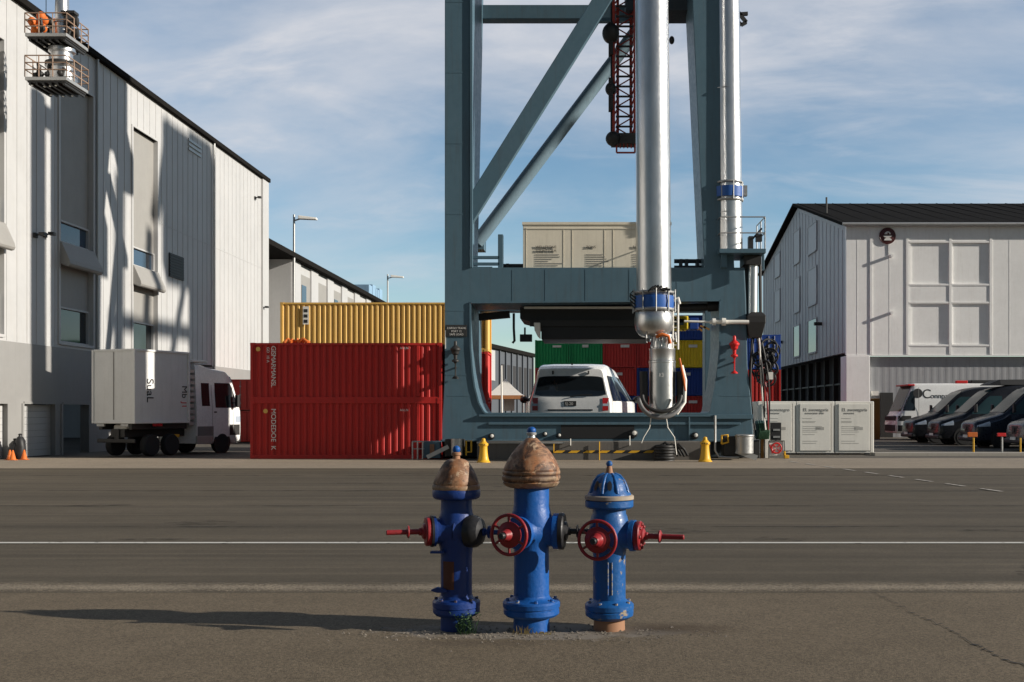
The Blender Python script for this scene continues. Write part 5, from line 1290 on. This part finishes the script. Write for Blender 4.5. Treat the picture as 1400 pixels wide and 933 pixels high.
def wheel(parent, x, y, r, w, s, copy_of=None):
    t = MB(); t.lathe([(r*.62,-w/2),(r*.9,-w/2),(r*.985,-w*.38),(r,-w*.25),(r,w*.25),(r*.985,w*.38),(r*.9,w/2),(r*.62,w/2)], (x,y,r), (0,1,0), 32)
    t = t.build('tyre', M['rubber'], parent, 40, world=False)
    h = MB().lathe([(r*.62,w*.30),(r*.62,w*.46),(r*.55,w*.48),(r*.50,w*.36),(r*.22,w*.30),(r*.18,w*.42),(r*.05,w*.44)], (x,y,r), (0,s,0), 24)
    h.build('rim', M['rimw'], t, 40, world=False)
def windshield(st, belt, x0, x1, inset=.10, off=.02):
    m = MB()
    def fn(u, v):
        x = x0+(x1-x0)*v; s = interp(st, x); w = s[4]-inset; return (x-off*.6, (2*u-1)*w, s[3]-.012*abs(2*u-1)**2+off)
    return m.grid(fn, 8, 6)

def panel_van(label, loc, rz, mat, group, rack=False):
    t = thing('panel_van', label, 'van', loc, rz, group)
    st = dense([(0,.80,.42,.80,.72),(.04,.88,.30,.98,.80),(.16,.95,.25,1.08,.84),(.55,.985,.24,1.20,.86),(1.15,1.0,.24,1.38,.87),(1.5,1.0,.24,1.66,.85),(1.95,1.0,.24,2.08,.82),(2.35,1.0,.24,2.38,.80),(2.75,1.0,.24,2.52,.80),(3.3,1.0,.24,2.60,.81),(5.5,1.0,.26,2.64,.81),(5.86,.98,.30,2.58,.79),(5.92,.95,.36,2.50,.76)])
    B = 1.32
    MB().loft([vring(s, B) for s in st]).build('body', mat, t, 38, world=False)
    windshield(st, B, 1.22, 2.36).build('windshield', M['vanglass'], t, 60, world=False)
    for s in (-1, 1):
        side_patch(st, B, s, 1.42, 2.75, 1.36, lambda x: min(2.14, 1.38+(x-1.4)*.95)).build('side_window', M['vanglass'], t, 60, world=False)
        side_patch(st, B, s, 3.05, 4.2, 1.42, 2.16).build('side_window', M['glass'], t, 60, world=False)
        side_patch(st, B, s, .12, .62, lambda x: .84+.06*(x-.12), lambda x: .90+.34*(x-.12)).build('headlight', M['lamp'], t, 60, world=False)
        m = MB().box(1.52, 1.60, s*1.0, s*1.12, 1.44, 1.50); m.loft([[(1.45+.1*k, s*(1.08), 1.40),(1.45+.1*k, s*1.26, 1.42),(1.45+.1*k, s*1.25, 1.78),(1.45+.1*k, s*1.09, 1.74)] for k in (0,1)]); m.build('side_mirror', M['black'], t, bevel=.02, world=False)
        for x in (1.05, 4.75):
            MB().lathe([(.43,0),(.43,.012)], (x, s*.985, .36), (0,s,0), 30).build('wheel_arch', M['black'], t, 40, world=False)
            wheel(t, x, s*.90, .345, .22, s)
        m = MB().box(.9, 5.6, s*1.0, s*1.012, .55, .62); m.build('side_trim', M['black'], t, world=False)
    m = MB(); m.grid(lambda u, v: (-.012+.10*abs(2*u-1)**3, (2*u-1)*.50, .62+.30*v), 8, 4); g = m.build('grille', M['black'], t, 50, world=False)
    m = MB()
    for zz in (.68,.76,.84): m.box(-.03, -.012, -.44, .44, zz, zz+.018)
    m.lathe([(.09,0),(.09,.02)], (-.02,0,.78), (-1,0,0), 20); m.build('grille_bar', M['dark'], g, world=False)
    m = MB(); m.box(-.05, .5, -.93, .93, .26, .46); m.build('bumper', M['black'], t, bevel=.06, world=False)
    MB().box(-.065, -.05, -.26, .26, .40, .51).build('licence_plate', M['panelw'], t, world=False)
    if rack:
        m = MB().loft([[(x,-.62,2.62),(x,.62,2.62),(x,.50,z),(x,-.50,z)] for x, z in ((2.3,2.66),(2.8,2.86),(5.4,2.88),(5.7,2.7))]); m.build('roof_box', M['black'], t, bevel=.03, world=False)
    return t
G5 = 'dark vans parked side by side'
panel_van('dark van farthest back in the row, its front beside the white camper', (WX(1240,51.6), 51.6, .01), 0, M['vank'], G5)
panel_van('black van second from the back of the row, with black roof pod', (WX(1271,49.0), 48.6, .01), 0, M['vank'], G5, rack=True)
panel_van('blue black van third in the row, nearest of the three with clear headlight', (WX(1318,45.3), 45.0, .01), 0, M['vank2'], G5)
panel_van('grey van at the right picture edge, only its front showing', (WX(1381,41.6), 41.2, .01), 0, M['vang'], G5)

def camper(label, loc):
    t = thing('camper_bus', label, 'camper', loc, 0)
    st = dense([(0,1.05,.42,.95,1.0),(.05,1.10,.36,1.22,1.05),(.22,1.14,.34,1.42,1.08),(.55,1.15,.34,2.15,1.06),(.85,1.15,.34,2.80,1.05),(1.1,1.15,.34,2.88,1.06),(7.6,1.15,.34,2.88,1.06),(7.7,1.12,.4,2.8,1.0)], 4)
    B = 1.45
    MB().loft([vring(s, B) for s in st]).build('body', M['vanw'], t, 38, world=False)
    windshield(st, B, .24, .83, .06).build('windshield', M['campglass'], t, 60, world=False)
    for s in (-1, 1):
        side_patch(st, B, s, .34, .95, 1.5, lambda x: min(2.5, 1.55+(x-.25)*1.9)).build('side_window', M['glass'], t, 60, world=False)
        for x in (1.5, 5.8): wheel(t, x, s*1.0, .42, .26, s)
        side_patch(st, B, s, .02, .75, .98, 1.24).build('grey_band', M['dark'], t, 60, world=False)
        side_patch(st, B, s, .02, .75, .46, .76).build('grey_band', M['dark'], t, 60, world=False)
        MB().box(1.12, 1.14, s*1.15, s*1.156, .5, 2.7).build('panel_seam', M['galv'], t, world=False)
    m = MB(); m.box(-.03, .1, -.95, .95, .45, .78); m.box(-.02, .1, -.95, .95, 1.0, 1.22); m.build('grille', M['dark'], t, bevel=.02, world=False)
    MB().box(.6, .95, -1.08, 1.08, 2.76, 2.84).build('visor', M['sred'], t, bevel=.02, world=False)
    MB().box(3.9, 5.2, -.8, .8, 2.9, 3.06).build('roof_pod', M['black'], t, bevel=.05, world=False)
    m = MB().box(3.1, 3.7, -.9, -.7, 2.89, 3.03); m.build('roof_light', M['sred'], t, bevel=.03, world=False)
    ys = lambda x, z: -(yside(st, B, x, z)+.004)
    ey = Vector((0, ys(1.5,2.6)-ys(1.5,2.13), .47)).normalized(); nn = Vector((1,0,0)).cross(ey)
    MB().lathe([(.24,0),(.24,.006)], (1.10,ys(1.1,2.38),2.38), nn, 24).build('logo_disc', M['ink'], t, 40, world=False)
    text('C', .66, (1.32,ys(1.4,2.13),2.13), (1,0,0), ey, M['ink'], t, world=False); text('onnpa', .36, (1.74,ys(1.9,2.13),2.13), (1,0,0), ey, M['ink'], t, world=False)
    return t
camper('white camper bus with black lettering on its side, behind the dark vans', (WX(1214,57), 56.6, .01))

# white people van under the crane
def minivan():
    t = thing('minivan', 'white minivan seen from behind, standing under the crane portal', 'van', (-.50+.47, 37.9+6.6, .01), R(-90-4.2))
    st = dense([(0,1.20,.5,.95,1.05),(.1,1.38,.38,1.22,1.2),(.8,1.52,.36,1.50,1.32),(1.35,2.04,.36,1.78,1.72),(1.9,2.10,.36,2.45,1.62),(2.4,2.08,.36,2.88,1.48),(3.0,2.0,.36,3.05,1.38),(5.2,1.66,.36,3.15,1.22),(6.0,1.50,.38,3.05,1.18),(6.35,1.44,.40,2.95,1.1),(6.5,1.41,.42,2.7,1.04),(6.62,1.39,.44,2.2,1.22),(6.66,1.36,.5,1.8,1.30)], 5)
    B = 1.78
    rings = [vring(s, B) for s in dense([(0,1.20,.5,.95,1.05),(.1,1.38,.38,1.22,1.2),(.8,1.52,.36,1.50,1.32),(1.35,2.04,.36,1.78,1.72),(1.9,2.10,.36,2.45,1.62),(2.4,2.08,.36,2.88,1.48),(3.0,2.0,.36,3.05,1.38),(5.2,1.66,.36,3.15,1.22),(5.9,1.50,.38,3.06,1.19),(6.15,1.46,.40,2.98,1.16)], 5)]
    body = MB(); body.loft(rings)
    # rear end: same ring pushed backwards by a lean that depends on height
    base = vring((6.15,1.46,.40,2.98,1.16), B); rear = []
    lean = lambda z: .50 if z < 1.75 else .50-.30*((z-1.75)/1.27)**1.5
    r0 = [(p[0]+lean(p[2])*.7, p[1]*.985, p[2]) for p in base]; r1 = [(p[0]+lean(p[2]), p[1]*.945, .46+(p[2]-.46)*.985) for p in base]
    body.loft([base, r0, r1], close=False)
    nn_ = len(r1)//2; half = [(p[0], -p[1], p[2]) for p in r1[:nn_]]
    body.grid(lambda u, v: (lambda q: (q[0], (2*u-1)*q[1], q[2]))(half[int(round(v*(nn_-1)))]), 10, nn_-1)
    def X(z, o=.012):
        for a, b in zip(half, half[1:]):
            if a[2] <= z <= b[2]: return a[0]+(b[0]-a[0])*(z-a[2])/max(1e-6, b[2]-a[2])+o
        return half[-1][0]+o
    body.build('body', M['vanw'], t, 34, world=False)
    m = MB(); m.grid(lambda u, v: (X(2.0+.70*v), (2*u-1)*(1.24-.13*v), 2.0+.70*v-.05*(2*v-1)*abs(2*u-1)**6), 12, 8); rw = m.build('rear_window', M['glass'], t, 60, world=False)
    MB().path([(X(2.0,.04),0,1.98),(X(2.1,.04),.3,2.03),(X(2.1,.04),.75,2.05)], .018, 6).build('rear_wiper', M['black'], rw, 60, world=False)
    m = MB()
    for s in (-1, 1):
        m.tube((X(2.78,.03), s*.62, 2.76), (X(2.8,.03), s*.62, 2.88), .03, n=8)
    m.build('window_hinge', M['black'], rw, 40, world=False)
    for s in (-1, 1):
        m = MB(); m.grid(lambda u, v: (X(1.50+.44*v)+.006-.02*u, s*(1.12+.22*u), 1.50+.44*v), 6, 4); tl = m.build('tail_light', M['tail'], t, 60, world=False)
        m = MB(); m.grid(lambda u, v: (X(1.66+.08*v)+.012-.02*u, s*(1.125+.21*u), 1.66+.08*v), 6, 2); m.build('reflector', M['lamp'], tl, 60, world=False)
        side_patch(st, B, s, 2.1, 3.15, 1.84, lambda x: min(2.72, 1.9+(x-1.95)*1.05)).build('side_window', M['glass'], t, 60, world=False)
        side_patch(st, B, s, 3.25, 4.65, 1.84, 2.74).build('side_window', M['glass'], t, 60, world=False)
        side_patch(st, B, s, 4.75, 6.0, 1.84, 2.72).build('side_window', M['glass'], t, 60, world=False)
        for x in (1.25, 5.1): wheel(t, x, s*(1.72 if x < 2 else 1.45), .46, .30, s)
        m = MB().ball((2.0, s*2.2, 1.92), .17, sz=.8); m.tube((2.0,s*1.9,1.86), (2.0,s*2.15,1.9), .04, n=8); m.build('side_mirror', M['black'], t, 50, world=False)
    windshield(st, B, 1.42, 2.38, .08).build('windshield', M['glassb'], t, 60, world=False)
    lp = MB().box(X(1.7,-.02), X(1.7,.014), -.21, .21, 1.66, 1.83).build('licence_plate', M['plate'], t, world=False)
    text('SJ-20', .14, (X(1.7,.016), -.18, 1.69), (0,1,0), (0,0,1), M['inkw'], lp, world=False, depth=.002)
    MB().box(X(1.5,-.04), X(1.5,.012), -.78, .78, 1.50, 1.545).build('tailgate_gap', M['ink'], t, world=False)
    MB().box(X(1.,-.1), X(1.,.10), -1.38, 1.38, .45, 1.06).build('bumper', M['vanw'], t, bevel=.08, world=False)
    MB().lathe([(.03,0),(.02,.08)], (5.9,0,3.1), (0,0,1), 8).build('aerial', M['dark'], t, world=False)
    return t
minivan()
# white box lorry left of the containers
def lorry():
    t = thing('box_lorry', 'white box lorry with high cab parked beside the white hall', 'lorry', (-13.33, 40.31, .01), R(248))
    Wd = 1.72; w = Wd/2
    bx = MB().box(2.72, 5.16, -w, w, 1.10, 3.46).build('cargo_box', M['truckw'], t, bevel=.02, world=False)
    f = MB()
    for x in (2.72, 5.16):
        for s in (-1, 1): f.box(x-.04, x+.04, s*(w+.012)-.04, s*(w+.012)+.04, 1.08, 3.48)
    for s in (-1, 1):
        for zz in (1.08, 3.42): f.box(2.76, 5.12, s*(w+.012)-.03, s*(w+.012)+.03, zz, zz+.07)
    for zz in (1.08, 3.42): f.box(5.13, 5.19, -w+.03, w-.03, zz, zz+.07)
    f.build('edge_rail', M['truckw'], bx, bevel=.01, world=False)
    d = MB().box(5.165, 5.18, -.012, .012, 1.2, 3.4)
    d.build('door_gap', M['inkg'], bx, world=False)
    text('SuaL', .42, (4.62, w+.008, 2.55), (0,0,-1), (-1,0,0), M['ink'], bx, world=False)
    text('Mb', .34, (3.02, w+.008, 2.35), (0,0,-1), (-1,0,0), M['ink'], bx, world=False); text('J1', .30, (3.02, w+.008, 1.80), (0,0,-1), (-1,0,0), M['sred'], bx, world=False)
    m = MB().box(.9, 5.0, -.30, .30, .62, .9)
    for s in (-1,1): m.box(2.6, 5.1, s*.55, s*.7, .88, 1.08)
    m.build('chassis', M['dark'], t, bevel=.02, world=False)
    m = MB().box(5.02, 5.08, -.8, .8, .45, .58); m.box(5.0, 5.05, -.1, .1, .5, .9); m.build('rear_bumper', M['dark'], t, bevel=.02, world=False)
    for s in (-.62, .40): MB().box(5.05, 5.12, s-.16, s+.16, .98, 1.08).build('tail_lamp_bracket', M['galv'], t, bevel=.01, world=False)
    MB().box(4.35, 4.85, -.35, .25, .62, 1.05).build('tank', M['panelw'], t, bevel=.08, world=False)
    MB().box(3.95, 4.35, w-.02, w+.03, .98, 1.08).build('side_light', M['tail'], t, bevel=.01, world=False); MB().box(3.1, 3.3, w-.1, w-.04, .60, .70).build('reflector', M['yellow'], t, world=False)
    for x in (1.0, 3.45, 4.35):
        for s in (-1, 1): wheel(t, x, s*(w-.13), .36, .24, s)
    st = dense([(-.02,.80,.45,1.55,.76),(.03,.83,.38,1.72,.79),(.10,.84,.34,1.82,.79),(.28,.85,.34,2.30,.79),(.46,.85,.34,2.70,.78),(.72,.85,.34,2.92,.77),(1.4,.85,.34,3.00,.74),(2.0,.85,.34,3.12,.74),(2.28,.84,.36,3.14,.74)])
    B = 1.55
    MB().loft([vring(s, B) for s in st]).build('cab', M['vanw'], t, 38, world=False)
    windshield(st, B, .12, .47, .05).build('windshield', M['glass'], t, 60, world=False)
    for s in (-1, 1):
        a = side_patch(st, B, s, .28, 1.34, 1.60, lambda x: min(2.48, 1.84+(x-.24)*2.3)).build('side_window', M['glass'], t, 60, world=False)
        side_patch(st, B, s, 1.62, 2.02, 1.66, 2.46).build('side_window', M['glass'], t, 60, world=False)
        for xx in (.42, 1.50): side_patch(st, B, s, xx, xx+.02, .7, 2.4, .010).build('door_seam', M['inkg'], t, 60, world=False)
        m = MB().box(.42, .50, s*.84, s*1.0, 1.76, 1.80); m.box(.36, .48, s*.96, s*1.10, 1.62, 2.06); m.build('side_mirror', M['black'], t, bevel=.02, world=False)
        side_patch(st, B, s, 1.3, 1.44, 1.42, 1.47, .02).build('door_handle', M['black'], t, world=False)
        m = MB().box(1.5, 2.3, s*.80, s*.86, .34, .62); m.build('step', M['galv'], t, bevel=.01, world=False)
        side_patch(st, B, s, .06, .62, .62, 1.0, .006).build('side_trim', M['dark'], t, 60, world=False); side_patch(st, B, s, 1.46, 2.25, .42, .95, .006).build('side_trim', M['dgalv'], t, 60, world=False)
        side_patch(st, B, s, .03, .28, 1.08, 1.30, .01).build('headlight', M['lamp'], t, 60, world=False)
        MB().lathe([(.43,0),(.43,.015)], (1.0, s*.83, .38), (0,s,0), 28).build('wheel_arch', M['black'], t, 40, world=False)
    m = MB().box(-.06, .25, -.80, .80, .34, .62); m.build('bumper', M['dark'], t, bevel=.05, world=False)
    m = MB()
    for k in range(10):
        for s in (-1,1): m.box(2.36, 2.62, s*(.60-.02*(k%2)), s*(.80+.01*(k%3)), 1.0+k*.2, 1.12+k*.2)
    m.box(2.40, 2.60, -.5, .5, 1.0, 3.0); m.build('cab_gap_gear', M['galv'], t, world=False)
    MB().box(1.7, 2.5, -.70, .80, 3.16, 3.25).build('roof_rack', M['panelw'], t, bevel=.02, world=False); MB().box(.95, 1.65, -.55, .35, 3.06, 3.13).build('roof_bar', M['black'], t, bevel=.01, world=False)
    return t
lorry()

# ------------------------------------------------------------------ tent, pole and goods behind the crane
YT = 66.
tent = thing('market_tent', 'white peaked tent with orange valance seen through the crane opening', 'tent', (WX(692,YT), YT, 0))
xa, xb, ya, yb = WX(666,YT), WX(717,YT), YT-1.2, YT+1.2; za, zp_ = WZ(541,YT), WZ(518,YT)
m = MB(); xc_, yc_ = (xa+xb)/2, YT
cor = [(xa,ya),(xb,ya),(xb,yb),(xa,yb)]
for i in range(4):
    a, b = cor[i], cor[(i+1)%4]
    def fn(u, v, a=a, b=b):
        w_ = 1-v; x = xc_+((a[0]+(b[0]-a[0])*u)-xc_)*w_; y = yc_+((a[1]+(b[1]-a[1])*u)-yc_)*w_; return (x, y, za+(zp_-za)*(v**1.25))
    m.grid(fn, 6, 8)
m.build('canopy', M['tentw'], tent, 30)
m = MB()
for i in range(4): a, b = cor[i], cor[(i+1)%4]; m.box(min(a[0],b[0])-.01, max(a[0],b[0])+.01, min(a[1],b[1])-.01, max(a[1],b[1])+.01, za-.22, za)
m.build('valance', M['orange_pale'], tent)
for x, y in cor: MB().tube((x,y,0), (x,y,za), .04, n=8).build('tent_pole', M['galv'], tent, 40)
MB().box(WX(687,YT), WX(702,YT), YT+.9, YT+.95, 1.5, 2.3).build('back_cloth', M['tentw'], tent)
Yp = 60.
tag(MB().tube((WX(686.5,Yp),Yp,0), (WX(685.5,Yp),Yp,WZ(500,Yp)), .055, .045, 10).build('flag_pole', M['panelw'], None, 40), 'thin white pole standing in front of the white tent', 'pole')
for i, (a, b, h, mt, lab) in enumerate(((667,684,1.15,'black','black covered goods at the left below the tent'),(690,711,1.3,'black','black covered goods at the right below the tent'),(697,709,.95,'orange','orange barrier before the black goods below the tent'))):
    Yg = 62.-i*.9; m = MB(); xa, xb = WX(a,Yg), WX(b,Yg); n = 10
    m.loft([[(xa+(xb-xa)*k/n, Yg-.5, 0),(xa+(xb-xa)*k/n, Yg+.5, 0),(xa+(xb-xa)*k/n, Yg+.35, h*(.75+.25*math.sin(k*1.7+i))),(xa+(xb-xa)*k/n, Yg-.35, h*(.72+.25*math.sin(k*1.7+i)))] for k in range(n+1)])
    tag(m.build('covered_goods' if i < 2 else 'barrier', M[mt], None, bevel=.03), lab, 'goods' if i < 2 else 'barrier')

# small marker posts at the kerb by the vans
def marker(px, py0, py1, head, pole_mat, label):
    Y = 37.7; t = thing('marker_post', label, 'post', (WX(px,Y), Y, .0), 0, 'marker posts along the kerb by the vans')
    x = WX(px,Y); z = WZ(py1,Y)
    MB().tube((x,Y,.0), (x,Y,z), .03, n=10).build('post', M[pole_mat], t, 40); MB().lathe([(.10,0),(.08,.04)], (x,Y,.0), n=12).build('post_foot', M[pole_mat], t, 40)
    if head: MB().box(x-(.2 if head=='orange' else .17), x+.12, Y-.05, Y+.03, z-.14 if head=='orange' else z-.10, z+.02).build('marker_board', M[head], t, bevel=.01)
marker(1331,616,592,'orange','yellow','yellow marker post with an orange board, before the blue black van')
marker(1370,616,593,'sred','galv','grey marker post with a small red board, before the vans')
marker(1395,619,599,None,'yellow','plain yellow marker post without a board, nearest the picture edge')

# ------------------------------------------------------------------ unseen crane shape added beyond the right edge to throw shade on the hall
q = thing('shadow_crane', 'unseen crane-shaped shadow caster added beyond the right edge of the picture', 'crane', (32, 40, 0))
def qc(Yf, zf): return (Yf-.194*49.9, zf+.361*49.9)          # facade point -> point at X = 32 on the same sun ray
ya_, yb_ = qc(49.7,0)[0], qc(52.6,0)[0]
m = MB().box(31, 33.5, ya_, yb_, 0, qc(0,13.9)[1]); m.build('tower', M['crane'], q, bevel=.05)
y1_, z1_ = qc(46.6, 7.4); y2_, z2_ = qc(49.7, 13.6)
MB().box(31, 33.5, y1_, y2_-.01, z1_, z2_).build('machinery_house', M['crane'], q, bevel=.05)
m = MB()
for (a, b, c_, d_, w_) in ((47.2,3.2,49.4,8.0,.45),(44.6,0,45.4,9.0,.55),(42.0,0,42.2,10.5,.75),(41.2,4.9,49.8,5.0,.55),(45.8,9.5,47.2,13.9,.6)):
    p1_, p2_ = qc(a,b), qc(c_,d_); m = MB().beam((32,p1_[0],p1_[1]), (32,p2_[0],p2_[1]), w_, w_); m.build('strut', M['crane'], q)
